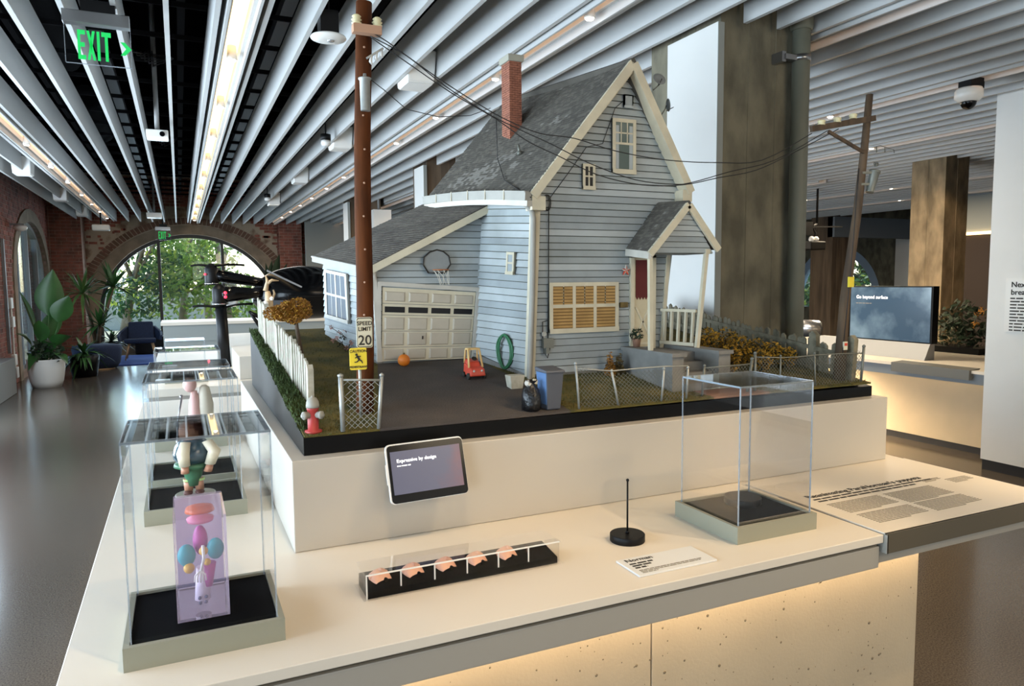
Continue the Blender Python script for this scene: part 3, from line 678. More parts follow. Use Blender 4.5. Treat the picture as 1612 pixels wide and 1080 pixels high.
for k in range(5):
    x = bays[k]+0.045; y = ly0+0.052
    if shell is None:
        shell = thing('face_shell', '', 'mask', (0, 0, 0), 'face shells in the divided case')
        rows = []
        for i in range(9):
            v = i/8; row = []
            for j in range(15):
                uu = j/14; a = -PI/2+PI*uu; r_ = 0.027*(1-0.08*v)
                zz = 0.03*math.cos((v-0.05)*PI/2)*math.cos(a)**0.5 if abs(math.cos(a)) > 1e-6 else 0.0
                row.append((0.027*math.sin(a)*(0.55+0.45*math.sin(PI*(0.25+0.6*v))), -0.022+0.044*v, 0.024*math.cos(a)*math.sin(PI*(0.07+0.78*v))+0.001))
            rows.append(row)
        m = MB().grid(rows); m.grid([[(p[0]*0.93, p[1]*0.93, p[2]*0.9-0.0006) for p in r] for r in rows]); m.build('shell', 'shell_peach', shell)
        MB().ball((0, -0.001, 0.0235), 0.0055, 10, 8, (0.8, 1.4, 1.0)).build('nose', 'shell_peach', shell)
        for s in (-1, 1): MB().ball((0.025*s, 0.006, 0.006), 0.006, 8, 6, (0.5, 1, 1.2)).build('rim_tab', 'shell_peach', shell)
        MB().lathe([(0.0065, 0), (0.0055, 0.005)], (0.004, -0.0205, 0.004), 10, (0, -1, 0.3)).build('mouth_notch', 'case_felt', shell)
        sh = shell
    else: sh = dup_tree(shell, (0, 0, 0))
    sh.location = (x, y, T+0.029); sh.rotation_euler = (0.18, 0, 0.35)
    sh['label'] = ['face shell in the divided case bay nearest the riser tablet side, first in the row', 'second peach face shell from the open white end of the divided case', 'middle peach face shell of the row in the divided case', 'fourth peach face shell in the divided case, left of the last', 'last peach face shell in the divided case, beside the empty bay'][k]
shell['label'] = 'first peach face shell in the divided case, nearest the clear printed block'

# ------------------------------------------------------------------ tablet on the riser
A = gy(605, 701, 2.095); B_ = gy(729, 686, 2.095); Cc = gy(736, 776, 2.045); D = gy(617, 796, 2.045)
ux = ((B_-A)+(Cc-D)).normalized(); uy = ((A-D)+(B_-Cc)); uy = (uy-ux*uy.dot(ux)).normalized(); uz = ux.cross(uy)
cen = (A+B_+Cc+D)/4; wT = ((B_-A).length+(Cc-D).length)/2; hT = ((A-D).length+(B_-Cc).length)/2
t = thing('tablet', 'white framed tablet showing a dark slide on the riser front', 'tablet', cen)
def rrect(w, h, r, n=5):
    out = []
    for (sx, sy, a0) in ((1, 1, 0), (-1, 1, PI/2), (-1, -1, PI), (1, -1, 3*PI/2)):
        for k in range(n+1): a = a0+PI/2*k/n; out.append((sx*(w/2-r)+r*math.cos(a), sy*(h/2-r)+r*math.sin(a)))
    return out
def tp(x, y, z=0): return cen+ux*x+uy*y+uz*z
MB().prism([tp(x, y, -0.012) for x, y in rrect(wT, hT, 0.014)], uz*0.011).build('shell', 'white_gloss', t)
MB().prism([tp(x+0.0012, y-0.0012, -0.001) for x, y in rrect(wT-0.005, hT-0.006, 0.012)], uz*0.0014).build('glass_front', 'black_gloss', t)
ms = mat('screen_slide', '#45475a', 0.3, scale=9, hex2='#5d434c', lo=0.62, hi=0.95)
_nt = ms.node_tree; _n = [n for n in _nt.nodes if n.type == 'TEX_NOISE'][0]; _sp = _nt.nodes.new('ShaderNodeSeparateXYZ'); _nt.links.new([n for n in _nt.nodes if n.type == 'TEX_COORD'][0].outputs['Object'], _sp.inputs[0])
_ma = _nt.nodes.new('ShaderNodeMath'); _ma.operation = 'MULTIPLY_ADD'; _ma.inputs[1].default_value = 3.2; _nt.links.new(_sp.outputs[0], _ma.inputs[0]); _nt.links.new(_n.outputs['Fac'], _ma.inputs[2]); _nt.links.new(_ma.outputs[0], [n for n in _nt.nodes if n.type == 'VALTORGB'][0].inputs[0])
bsdf = ms.node_tree.nodes['Principled BSDF']; rmp = [n for n in ms.node_tree.nodes if n.type == 'VALTORGB'][0]
ms.node_tree.links.new(rmp.outputs[0], bsdf.inputs['Emission Color']); bsdf.inputs['Emission Strength'].default_value = 0.40
sw, sh_ = wT*0.90, hT*0.72
MB().prism([tp(x, y+0.002, 0.0005) for x, y in ((-sw/2, -sh_/2), (sw/2, -sh_/2), (sw/2, sh_/2), (-sw/2, sh_/2))], uz*0.0004).build('screen', 'screen_slide', t)
emit('screen_white', '#f4f4f4', 0.8)
text('screen_text', 'Expressive by design', sw*0.068, tp(-sw*0.42, sh_*0.25, 0.0013), ux, uy, 'screen_white', t, 0.0002, bold=0.0001)
lines(MB(), tp(-sw*0.42, sh_*0.16, 0.0011), ux, uy, [sw*0.19], 0.008, 0.0028).build('screen_subtitle', 'screen_white', t, kind='stuff')
MB().prism([tp(x, y, -0.008) for x, y in ((-wT/2-0.004, -0.03), (-wT/2+0.003, -0.03), (-wT/2+0.003, 0.03), (-wT/2-0.004, 0.03))], uz*0.006).build('side_grip', 'white_gloss', t)
MB().bar(tp(0, 0.02, -0.012), (cen.x, 2.1365, cen.z+0.02), 0.06, 0.05).build('wall_bracket', 'white_gloss', t)

# ------------------------------------------------------------------ black stand and placard
t = thing('rod_stand', 'thin black rod standing on a round black base, beside the placard', 'stand', (1.204, 1.80, T))
MB().lathe([(0.052, 0), (0.053, 0.002), (0.053, 0.021), (0.051, 0.023)], (1.204, 1.80, T), 40).build('base', 'black_satin', t)
MB().cyl((1.204, 1.80, T+0.023), (1.204, 1.80, 1.046), 0.0028, n=8).build('rod', 'black_satin', t)
MB().lathe([(0.006, 0), (0.005, 0.008)], (1.204, 1.80, T+0.023), 10).build('collar', 'black_satin', t)
MB().ball((1.204, 1.80, 1.047), 0.005, 8, 6).build('rod_tip', 'black_satin', t)
t = tag(MB().lathe([(0.058, 0), (0.06, 0.003), (0.06, 0.022), (0.058, 0.025)], (1.668, 1.815, 0.9065), 40).build('disc_stand', 'black_satin'), 'round black disc stand on the floor of the case by the text slab', 'stand')
t = thing('placard', 'small white printed placard lying before the black rod stand', 'sign', (1.2, 1.61, T))
MB().box(1.078, 1.338, 1.552, 1.668, T+0.0003, T+0.006).build('board', 'white_paint', t, bevel=0.001)
text('placard_name', 'Norman', 0.026, (1.096, 1.640, T+0.0066), (1, 0, 0), (0, 1, 0), 'dark_text', t, 0.0002, bold=0.0004)
b = MB(); lines(b, (1.096, 1.622, T+0.0062), (1, 0, 0), (0, 1, 0), [0.075, 0.06, 0.04], 0.014, 0.007); b.build('placard_lines', 'dark_text', t, kind='stuff')
b = MB(); lines(b, (1.096, 1.578, T+0.0062), (1, 0, 0), (0, 1, 0), [0.21, 0.20, 0.05], 0.008, 0.0035); b.build('small_print', 'grey_text', t, kind='stuff')
# ------------------------------------------------------------------ the model house diorama
mat('siding', '#a4abac', 0.7, scale=4, hex2='#8a9090', bump=0.1, bscale=40, lo=0.4, hi=0.75)
mat('siding_gap', '#56584f', 0.9)  # dark backing: dirt and shadow lines between the boards put into colour
mat('siding_b', '#b0b6b7', 0.7, scale=5, hex2='#989d9c', lo=0.4, hi=0.75)
mat('siding_c', '#9ba2a4', 0.7, scale=5, hex2='#808687', lo=0.4, hi=0.75)
mat('trim_cream', '#c9bfa6', 0.6, var=0.08, scale=14)
mat('trim_white', '#bcb7ac', 0.6, var=0.06, scale=14)
mat('gutter_white', '#98958d', 0.7, var=0.06, scale=10)
mat('shingle', '#5d5850', 0.9, scale=9, hex2='#4a4640', lo=0.35, hi=0.7)
mat('shingle_b', '#524e47', 0.9, var=0.1, scale=20); mat('shingle_c', '#635e56', 0.9, var=0.1, scale=20); mat('shingle_worn', '#7d7972', 0.95)
mat('shingle_brown', '#565049', 0.9, scale=9, hex2='#453f3a'); mat('shingle_brown_b', '#615a52', 0.9)
mat('foundation', '#7a7873', 0.9, var=0.12, scale=12)
mat('asphalt', '#3e3835', 0.85, scale=7, hex2='#4b433d', bump=0.3, bscale=160)
mat('turf', '#675a26', 1.0, scale=10, hex2='#3c4020', lo=0.35, hi=0.7, bump=0.5, bscale=120)
mat('turf_green', '#3c4a24', 1.0, var=0.3, scale=20)
mat('path_red', '#8a6753', 0.9, scale=10, hex2='#6e5142')
mat('picket_white', '#b9b3a2', 0.7, scale=30, hex2='#9a937f', lo=0.45, hi=0.75)
mat('picket_grey', '#857e6a', 0.85, scale=25, hex2='#5f5a49', lo=0.4, hi=0.7)
mat('galv', '#a0a29e', 0.45, metal=0.5, var=0.1, scale=30)
mat('galv_dark', '#73746c', 0.5, metal=0.4)
mat('door_cream', '#c4b799', 0.6, var=0.05, scale=20); mat('curtain_red', '#5a1c1a', 0.8)
mat('blind_tan', '#b08a50', 0.7, scale=14, hex2='#9a7844', lo=0.4, hi=0.7); mat('blind_dark', '#6e5028', 0.8)
mat('dark_glass', '#15171b', 0.3, spec=0.15); mat('pane_green', '#59655f', 0.12, coat=0.5); mat('pane_sky', '#223544', 0.3, spec=0.06)
mat('chimney_brick', '#985f49', 0.85, scale=40, hex2='#7f4e3c'); mat('chimney_mortar', '#9a7058', 0.95); mat('cap_grey', '#9b988a', 0.8)
mat('pole_brown', '#5e341a', 0.8, scale=8, spec=0.12, hex2='#432412', stretch=(4, 4, 0.6)); mat('pole_dark', '#5b4936', 0.8, scale=8, hex2='#413428', stretch=(4, 4, 0.6))
mat('insulator', '#d6cda4', 0.4); mat('wood_block', '#b58d72', 0.7)
mat('pumpkin', '#d8761c', 0.55, var=0.1, scale=12); mat('toy_red', '#c8452f', 0.45); mat('toy_yellow', '#d9b476', 0.5)
mat('hydrant_red', '#a5322e', 0.45, var=0.1, scale=18); mat('hydrant_grey', '#918f86', 0.5)
mat('hose_green', '#2c6a44', 0.45); mat('bin_grey', '#4a4d55', 0.5); mat('bin_blue', '#5c7ba6', 0.45); mat('bag_black', '#101012', 0.3, bump=0.6, bscale=60)
mat('sign_white', '#cfcab2', 0.5); mat('sign_yellow', '#e3cb33', 0.45); mat('ink', '#26221c', 0.6)
mat('bush_gold', '#a8801f', 0.8, var=0.3, scale=30); mat('bush_orange', '#9a6a26', 0.8, var=0.35, scale=30); mat('bush_dark', '#2b3018', 0.9, var=0.3, scale=25)
mat('blossom_pink', '#b98577', 0.7); mat('conifer_rust', '#6b5a34', 0.9, var=0.3, scale=30)
mat('wire_black', '#1d1c1c', 0.6); mat('board_grey', '#7d8283', 0.5, var=0.1, scale=12); mat('rim_rust', '#a0653f', 0.6); mat('net_white', '#cfc9ba', 0.8)
mat('base_black', '#060607', 0.36, spec=0.18)

GX0, GX1, GY0, GY1 = 0.316, 2.728, 2.188, 3.88
def gnd(x, y): return 1.19+0.128*(y-2.187)
db = thing('diorama_base', 'black edged diorama base with lawn and asphalt driveway on the white riser', 'model base', (1.5, 3.0, 1.134))
n = 12; b = MB()
b.hexa([(GX0, GY0, 1.1345), (GX1, GY0, 1.1345), (GX1, GY1, 1.1345), (GX0, GY1, 1.1345)], [(GX0, GY0, gnd(0, GY0)-0.002), (GX1, GY0, gnd(0, GY0)-0.012), (GX1, GY1, gnd(0, GY1)-0.012), (GX0, GY1, gnd(0, GY1)-0.002)])
b.build('black_skirt', 'base_black', db)
def patch(pts, h, m, name, kind=None):
    b = MB(); q = [Vector((x, y, gnd(x, y)-0.003)) for x, y in pts]; b.prism(q, (0, 0, h)); return b.build(name, m, db, kind)
patch([(GX0+0.003, GY0+0.003), (GX1-0.003, GY0+0.003), (GX1-0.003, GY1-0.003), (GX0+0.003, GY1-0.003)], 0.006, 'turf', 'lawn')
patch([(0.548, GY0+0.001), (1.225, GY0+0.001), (1.235, 2.66), (1.19, 3.03), (0.755, 3.03)], 0.008, 'asphalt', 'driveway')
patch([(1.86, GY0+0.001), (2.14, GY0+0.001), (2.02, 2.42), (1.80, 2.42)], 0.008, 'path_red', 'front_path')
rg = random.Random(21); b = MB(); bg_ = MB()
def in_drive(x, y):
    l = 0.548+(0.755-0.548)*(y-GY0)/(3.03-GY0); return l-0.004 < x < 1.228
def in_path(x, y): return y < 2.42 and 1.86-0.06*(y-GY0)/0.23 < x < 2.14-0.12*(y-GY0)/0.23
for _ in range(26000):
    x = rg.uniform(GX0, GX1); y = rg.uniform(GY0, 3.75) if rg.random() < 0.45 else rg.uniform(GY0, 2.75)
    if in_drive(x, y) and y < 3.1 or in_path(x, y): continue
    z = gnd(x, y)+0.001; a = rg.uniform(0, 2*PI); h = rg.uniform(0.005, 0.013); w = 0.0016
    d = Vector((math.cos(a)*w, math.sin(a)*w, 0)); l = Vector((rg.uniform(-.004, .004), rg.uniform(-.004, .004), h))
    p = Vector((x, y, z)); (bg_ if (x < 0.40 or rg.random() < 0.25) else b).quad(p-d, p+d, p+l)
b.build('grass', 'turf', db, kind='stuff'); 
for _ in range(5000):
    x = rg.uniform(GX0-0.004, GX0+0.055); y = rg.uniform(GY0+0.05, GY1); p = Vector((x, y, gnd(x, y)-0.002+0.012*rg.random())); a = rg.uniform(0, 2*PI); d = Vector((math.cos(a), math.sin(a), rg.uniform(-0.5, 0.5)))*0.004
    bg_.quad(p-d, p+d, p+Vector((rg.uniform(-.006, .004), rg.uniform(-.004, .004), rg.uniform(0.004, 0.016))))
bg_.build('edge_grass', 'turf_green', db, kind='stuff')

# ---- siding
hs = thing('model_house', 'weathered pale blue clapboard model house with steep grey gable roof and garage', 'model house', (1.5, 3.0, 1.25))
def siding(name, P, nrm, L, R, v0, v1, rows, step_proud=0.007, seed=1, core_m='siding'):
    # P(u, v) a point of the wall plane; boards run from L(v) to R(v)
    wall = MB(); nrm = Vector(nrm)
    N = 16
    for k in range(N):
        a = v0+(v1-v0)*k/N; c = v0+(v1-v0)*(k+1)/N
        wall.quad(P(L(a), a), P(R(a), a), P(R(c), c), P(L(c), c))
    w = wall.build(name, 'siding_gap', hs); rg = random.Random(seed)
    mats = ['siding', 'siding', 'siding_b', 'siding_c']
    h = (v1-v0)/rows
    for k in range(rows):
        a = v0+h*(k+0.10); c = v0+h*(k+0.985)
        la, ra, lc, rc = L(a), R(a), L(c), R(c)
        if ra-la < 0.01: continue
        if rc-lc < 0.004: m_ = (lc+rc)/2; lc, rc = m_-0.002, m_+0.002
        wob = rg.uniform(-0.001, 0.001)
        pb = nrm*(step_proud+rg.uniform(-0.0015, 0.0015)); pt = nrm*0.001
        A, B2, C2, D2 = P(la, a+wob), P(ra, a-wob*0.5), P(rc, c), P(lc, c)
        MB().hexa([A, B2, B2+pb, A+pb], [D2, C2, C2+pt, D2+pt]).build('siding_board', rg.choice(mats), w)
    return w
def pw(pts):          # piecewise linear function
    def f(v):
        for (a, x), (c, y) in zip(pts, pts[1:]):
            if v <= c: return x+(y-x)*(v-a)/(c-a) if c > a else y
        return pts[-1][1]
    return f
HY = 2.66
Lf = pw([(1.2, 1.293), (2.005, 1.328), (2.575, 1.786)]); Rf = pw([(1.2, 1.945), (1.75, 1.985), (2.05, 2.055), (2.575, 1.794)])
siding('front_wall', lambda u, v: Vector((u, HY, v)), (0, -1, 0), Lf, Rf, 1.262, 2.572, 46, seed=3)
Pl = lambda u, v: (Vector((1.103, 3.38, 1.25)).lerp(Vector((1.293, HY, 1.235)), u)).lerp(Vector((1.185, 3.38, 2.06)).lerp(Vector((1.325, HY, 2.0)), u), v)
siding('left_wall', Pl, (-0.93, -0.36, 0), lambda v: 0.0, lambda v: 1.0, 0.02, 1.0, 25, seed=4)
GYF = 3.03
Lg = pw([(1.25, 0.757), (1.715, 0.738), (1.99, 1.285)]); Rg = pw([(1.25, 1.195), (1.99, 1.287)])
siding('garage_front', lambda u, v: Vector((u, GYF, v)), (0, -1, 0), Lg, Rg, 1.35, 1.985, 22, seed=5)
Pg = lambda u, v: (Vector((0.664, 3.72, 1.345)).lerp(Vector((0.757, GYF, 1.315)), u)).lerp(Vector((0.665, 3.72, 1.775)).lerp(Vector((0.738, GYF, 1.715)), u), v)
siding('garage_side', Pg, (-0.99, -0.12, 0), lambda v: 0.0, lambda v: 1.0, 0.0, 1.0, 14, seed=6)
# solid bodies behind the boards, foundations
b = MB()
b.prism([(1.30, HY+0.004, 1.2), (1.94, HY+0.004, 1.2), (2.05, HY+0.004, 2.04), (1.79, HY+0.004, 2.55), (1.335, HY+0.004, 2.0)], (-0.10, 0.70, 0.03))
b.prism([(0.765, GYF+0.004, 1.25), (1.19, GYF+0.004, 1.25), (1.27, GYF+0.004, 1.96), (0.75, GYF+0.004, 1.70)], (-0.07, 0.66, 0.06))
b.build('wall_core', 'siding_c', hs)
b = MB()
b.hexa([(1.297, HY+0.002, 1.2), (1.95, HY+0.002, 1.2), (1.95, HY+0.05, 1.2), (1.297, HY+0.05, 1.2)], [(1.297, HY-0.001, 1.264), (1.95, HY-0.001, 1.264), (1.95, HY+0.05, 1.264), (1.297, HY+0.05, 1.264)])
b.hexa([(1.19, 3.03, 1.2), (1.292, HY+0.002, 1.2), (1.32, HY+0.01, 1.2), (1.21, 3.04, 1.2)], [(1.186, 3.03, 1.33), (1.288, HY+0.002, 1.262), (1.32, HY+0.01, 1.262), (1.21, 3.04, 1.33)])
b.hexa([(0.663, 3.72, 1.3), (0.757, GYF, 1.25), (0.78, GYF, 1.25), (0.68, 3.72, 1.3)], [(0.658, 3.72, 1.362), (0.752, GYF-0.001, 1.34), (0.78, GYF, 1.34), (0.68, 3.72, 1.362)])
b.box(0.757, 0.775, GYF-0.004, GYF+0.02, 1.25, 1.35)
b.build('foundation', 'foundation', hs)
# corner boards
def strip(name, pts, w, d, m, par=hs, nrm=(0, -1, 0)):
    b = MB()
    for p, q in zip(pts, pts[1:]): b.bar(p, q, w, d, nrm)
    return b.build(name, m, par)
b = MB().bar((1.300, HY-0.008, 1.235), (1.334, HY-0.008, 2.0), 0.026, 0.012, (0, -1, 0)).bar((1.286, HY+0.004, 1.235), (1.320, HY+0.006, 2.0), 0.02, 0.010, (-1, -0.3, 0))
b.build('corner_board', 'trim_cream', hs)
strip('corner_board', [(0.764, GYF-0.007, 1.31), (0.745, GYF-0.007, 1.715)], 0.02, 0.012, 'trim_white')
strip('corner_board', [(1.192, GYF-0.006, 1.30), (1.276, GYF-0.006, 1.965)], 0.012, 0.01, 'siding_b')
strip('corner_board', [(1.943, HY-0.007, 1.262), (1.986, HY-0.007, 1.76)], 0.018, 0.01, 'trim_cream')
# ---- roofs
def roof_plane(name, e0, e1, r1, r0, thick, m, course, tab, mats, seed=1, bow=0.0, worn=None):
    # e0 front eave, e1 back eave, r1 back ridge, r0 front ridge
    e0, e1, r1, r0 = map(Vector, (e0, e1, r1, r0)); nn = (e1-e0).cross(r0-e0).normalized()
    if nn.z < 0: nn = -nn
    def Q(s, t):      # s along the eave (front to back), t up the slope
        p = e0.lerp(e1, s).lerp(r0.lerp(r1, s), t); return p - nn*bow*4*s*(1-s)*(0.3+0.7*t)
    N = 8; b = MB()
    b.grid([[Q(s/N, t/4)-nn*0.001 for s in range(N+1)] for t in range(5)], smooth=False); b.grid([[Q(s/N, t/4)-nn*thick for s in range(N+1)] for t in range(5)], smooth=False)
    for edge in ([(s/N, 0) for s in range(N+1)], [(s/N, 1) for s in range(N+1)], [(0, t/4) for t in range(5)], [(1, t/4) for t in range(5)]):
        for (a, c), (d, e) in zip(edge, edge[1:]): b.quad(Q(a, c), Q(d, e), Q(d, e)-nn*thick, Q(a, c)-nn*thick)
    ro = b.build(name, m, hs); rg = random.Random(seed)
    Lr = (r0-e0).length; Ls = (e1-e0).length; rows = int(Lr/course); tabs = int(Ls/tab)
    bs = {k: MB() for k in mats}; 
    for i in range(rows):
        t0 = i/rows; t1 = min(1, (i+1.25)/rows); off = 0.5 if i % 2 else 0
        for j in range(-1, tabs+1):
            s0 = max(0, (j+off)/tabs); s1 = min(1, (j+off+0.93)/tabs)
            if s1 <= s0: continue
            k = rg.choice(mats[:-1])
            if worn and worn((s0+s1)/2, (t0+t1)/2, rg): k = mats[-1]
            h = nn*0.0028*rg.uniform(0.7, 1.3); h1 = nn*0.0006
            A, B2, C2, D2 = Q(s0, t0), Q(s1, t0), Q(s1, t1), Q(s0, t1)
            bs[k].quad(A+h, B2+h, C2+h1, D2+h1); bs[k].quad(A, B2, B2+h, A+h); bs[k].quad(A, A+h, D2+h1, D2); bs[k].quad(B2, C2, C2+h1, B2+h)
    for k in mats:
        if bs[k].f: bs[k].build('shingles', k, ro, kind='stuff')
    return ro, Q, nn
A_ = (1.760, 2.60, 2.572)
def worn_main(s, t, rg):
    v = 0.0
    for (cs, ct, rs, rt) in ((0.62, 0.18, 0.2, 0.13), (0.5, 0.32, 0.1, 0.08), (0.8, 0.12, 0.1, 0.06), (0.28, 0.6, 0.05, 0.05), (0.35, 0.25, 0.06, 0.03)):
        v = max(v, 1-((s-cs)/rs)**2-((t-ct)/rt)**2)
    return rg.random() < 0.5*max(0, v)+0.004
roof_main, QM, nM = roof_plane('main_roof_slope', (1.283, 2.60, 2.0), (1.125, 3.42, 2.064), (1.545, 3.42, 2.565), A_, 0.02, 'shingle', 0.0145, 0.02, ['shingle', 'shingle_b', 'shingle_c', 'shingle_worn'], 3, 0.018, worn_main)
roof_plane('main_roof_slope', A_, (1.545, 3.42, 2.565), (1.97, 3.42, 2.085), (2.072, 2.60, 2.05), 0.02, 'shingle_b', 0.04, 0.06, ['shingle', 'shingle_b'], 4, 0.01)
e_ = lambda p, d: Vector(p)+Vector(d)
strip('rake_board', [(1.290, 2.603, 1.985), (1.758, 2.603, 2.548)], 0.036, 0.014, 'trim_cream')
strip('rake_board', [(1.762, 2.602, 2.548), (2.066, 2.602, 2.030)], 0.036, 0.014, 'trim_cream')
strip('soffit', [(1.300, 2.632, 1.975), (1.762, 2.632, 2.52)], 0.05, 0.01, 'trim_cream', nrm=(0.77, 0, -0.63)); strip('soffit', [(1.764, 2.632, 2.52), (2.052, 2.632, 2.03)], 0.05, 0.01, 'trim_cream', nrm=(-0.77, 0, -0.63))
MB().box(1.285, 1.345, 2.600, 2.66, 1.93, 1.985).build('eave_return', 'trim_cream', hs); MB().box(2.02, 2.07, 2.600, 2.66, 1.99, 2.04).build('eave_return', 'trim_cream', hs)
# gutter along the left eave, downspout
b = MB()
gp = [Vector((1.279, 2.60, 1.99)).lerp(Vector((1.12, 3.42, 2.050)), k/6)+Vector((-0.012, 0, 0.012*math.sin(PI*k/6)-0.004)) for k in range(7)]
for p, q in zip(gp, gp[1:]): b.bar(p+Vector((0, 0, -0.004)), q+Vector((0, 0.001, -0.004)), 0.03, 0.034).bar(p+Vector((-0.006, 0, 0.013)), q+Vector((-0.006, 0.001, 0.013)), 0.022, 0.006)
b.build('gutter', 'gutter_white', hs)
b = MB()
for p, q in zip(gp, gp[1:]): b.bar(p+Vector((0.008, 0, -0.032)), q+Vector((0.008, 0.001, -0.032)), 0.03, 0.022)
b.build('fascia', 'trim_white', hs)
b = MB()
for k in range(1, 6): b.bar(gp[k]+Vector((-0.017, 0.002, 0.02)), gp[k]+Vector((-0.018, 0.002, -0.022)), 0.004, 0.003, (-1, 0, 0))
b.build('gutter_straps', 'trim_cream', hs, kind='stuff')
MB().tube([(1.262, 2.645, 1.975), (1.27, 2.636, 1.955), (1.297, 2.630, 1.93), (1.306, 2.634, 1.90), (1.300, 2.636, 1.6), (1.284, 2.636, 1.24), (1.274, 2.625, 1.225)], 0.0115, 8).build('downspout', 'gutter_white', hs)
# garage roof
roof_g, QG, nG = roof_plane('garage_roof', (0.712, 2.985, 1.712), (0.630, 3.80, 1.786), (1.11, 3.44, 2.03), (1.262, 2.985, 1.988), 0.02, 'shingle_brown', 0.016, 0.022, ['shingle_brown', 'shingle', 'shingle_brown_b'], 6, 0.0, lambda s, t, rg: rg.random() < 0.06)
strip('rake_board', [(0.716, 2.988, 1.695), (1.266, 2.988, 1.970)], 0.03, 0.014, 'trim_cream')
MB().bar((0.712, 2.990, 1.698), (0.632, 3.80, 1.772), 0.022, 0.03).bar((0.703, 2.990, 1.708), (0.622, 3.80, 1.782), 0.01, 0.008).build('gutter', 'gutter_white', hs)
MB().box(0.726, 0.745, 2.99, 3.03, 1.66, 1.70).build('eave_return', 'trim_white', hs)
# ---- chimney
ch = MB().box(1.424, 1.476, 3.104, 3.186, 2.20, 2.665).build('chimney', 'chimney_mortar', hs)
b = MB(); z = 2.26; r = 0; rg = random.Random(8)
while z < 2.66:
    for (x0, x1, y0, y1, ax) in ((1.42, 1.48, 3.10, 3.106, 'x'), (1.42, 1.426, 3.10, 3.19, 'y'), (1.474, 1.48, 3.10, 3.19, 'y')):
        L = x1-x0 if ax == 'x' else y1-y0; u = -0.013 if r % 2 else 0
        while u < L:
            a = max(0, u); c = min(L, u+0.0255)
            if c-a > 0.004:
                e = rg.uniform(0, 0.001)
                if ax == 'x': b.box(x0+a, x0+c, y0-e, y1, z, z+0.0085)
                else: b.box(x0-(e if x0 < 1.45 else 0), x1+(e if x0 > 1.45 else 0), y0+a, y0+c, z, z+0.0085)
            u += 0.027
    z += 0.0102; r += 1
b.build('bricks', 'chimney_brick', ch, kind='stuff')
b = MB().hexa([(1.411, 3.091, 2.655), (1.489, 3.091, 2.655), (1.489, 3.199, 2.655), (1.411, 3.199, 2.655)], [(1.409, 3.089, 2.685), (1.491, 3.089, 2.685), (1.491, 3.201, 2.685), (1.409, 3.201, 2.685)])
b.build('cap', 'cap_grey', ch, bevel=0.003)
def on_main(px, py):
    d = ray(px, py); p0 = QM(0, 0); t = (p0-CAM).dot(nM)/d.dot(nM); return CAM+d*t
p = on_main(818, 241); b = MB().tube([p, p+Vector((-0.006, 0, 0.035))], 0.006, 8); b.lathe([(0.014, 0), (0.006, 0.01)], p, 8, nM); b.build('roof_vent_pipe', 'galv_dark', hs)
# ---- windows
def window_on(par, P, nrm, u0, u1, v0, v1, cols, frame=0.016, glass='dark_glass', m='trim_cream', mull=0.008, rails=(0.5,), extra=(), proud=0.012):
    nrm = Vector(nrm)
    def slab(a, c, d, e, h, mt, nm, pr=None):
        q = [P(a, d), P(c, d), P(c, e), P(a, e)]; b = MB().prism([x+nrm*0.002 for x in q], nrm*h); return b.build(nm, mt, pr)
    t = slab(u0-frame, u1+frame, v0-frame, v1+frame, 0.008, m, 'window', par)
    g = slab(u0, u1, v0, v1, 0.0092, glass, 'pane', t)
    b = MB()
    def bar(a, c, d, e, h=proud): b.prism([x+nrm*0.002 for x in (P(a, d), P(c, d), P(c, e), P(a, e))], nrm*h)
    bar(u0-frame, u0, v0-frame, v1+frame); bar(u1, u1+frame, v0-frame, v1+frame); bar(u0, u1, v1, v1+frame); bar(u0-frame, u1+frame, v0-frame-0.004, v0, proud+0.004)
    for k in range(1, cols): u = u0+(u1-u0)*k/cols; bar(u-mull/2, u+mull/2, v0, v1, proud-0.001)
    for r_ in rails: v = v0+(v1-v0)*r_; bar(u0, u1, v-mull/2, v+mull/2, proud-0.0004)
    for (a, c, d, e) in extra: bar(u0+(u1-u0)*a, u0+(u1-u0)*c, v0+(v1-v0)*d, v0+(v1-v0)*e, proud-0.002)
    b.build('sash', m, t); return t
PF = lambda u, v: Vector((u, HY-0.007, v)); NF = (0, -1, 0)
wf_ = window_on(hs, PF, NF, 1.397, 1.700, 1.450, 1.625, 3, 0.016, 'blind_dark', 'trim_cream', 0.014, (0.53,), [(a-0.008, a+0.008, 0.53, 1.0) for a in (1/6, 0.5, 5/6)])
b = MB()
for k in range(13): b.box(1.398, 1.699, HY-0.0190, HY-0.0165, 1.453+0.0133*k, 1.4625+0.0133*k)
b.build('blinds', 'blind_tan', hs)
window_on(hs, PF, NF, 1.699, 1.786, 2.118, 2.313, 1, 0.015, 'pane_green', 'trim_cream', 0.009, (0.55,), [(0.30, 0.35, 0.55, 1), (0.65, 0.70, 0.55, 1), (0, 1, 0.76, 0.79)])
MB().box(1.700, 1.716, HY-0.0185, HY-0.0165, 2.12, 2.30).box(1.768, 1.785, HY-0.0185, HY-0.0165, 2.12, 2.30).build('curtain', 'siding_b', hs)
window_on(hs, PF, NF, 1.551, 1.588, 2.040, 2.120, 2, 0.011, 'dark_glass', 'trim_cream', 0.006, (0.5,))
window_on(hs, PF, NF, 1.748, 1.782, 2.385, 2.425, 1, 0.006, 'siding_c', 'siding_b', 0.004, (0.3, 0.6), proud=0.008)   # attic vent
NL = (-0.93, -0.36, 0)
PL2 = lambda u, v: Pl(u, v)+Vector(NL)*0.006
window_on(hs, PL2, NL, 0.80, 0.845, 0.585, 0.675, 1, 0.014, 'siding_c', 'trim_cream', 0.01, (0.5,))
NG = (-0.99, -0.12, 0)
PG2 = lambda u, v: Pg(u, v)+Vector(NG)*0.006
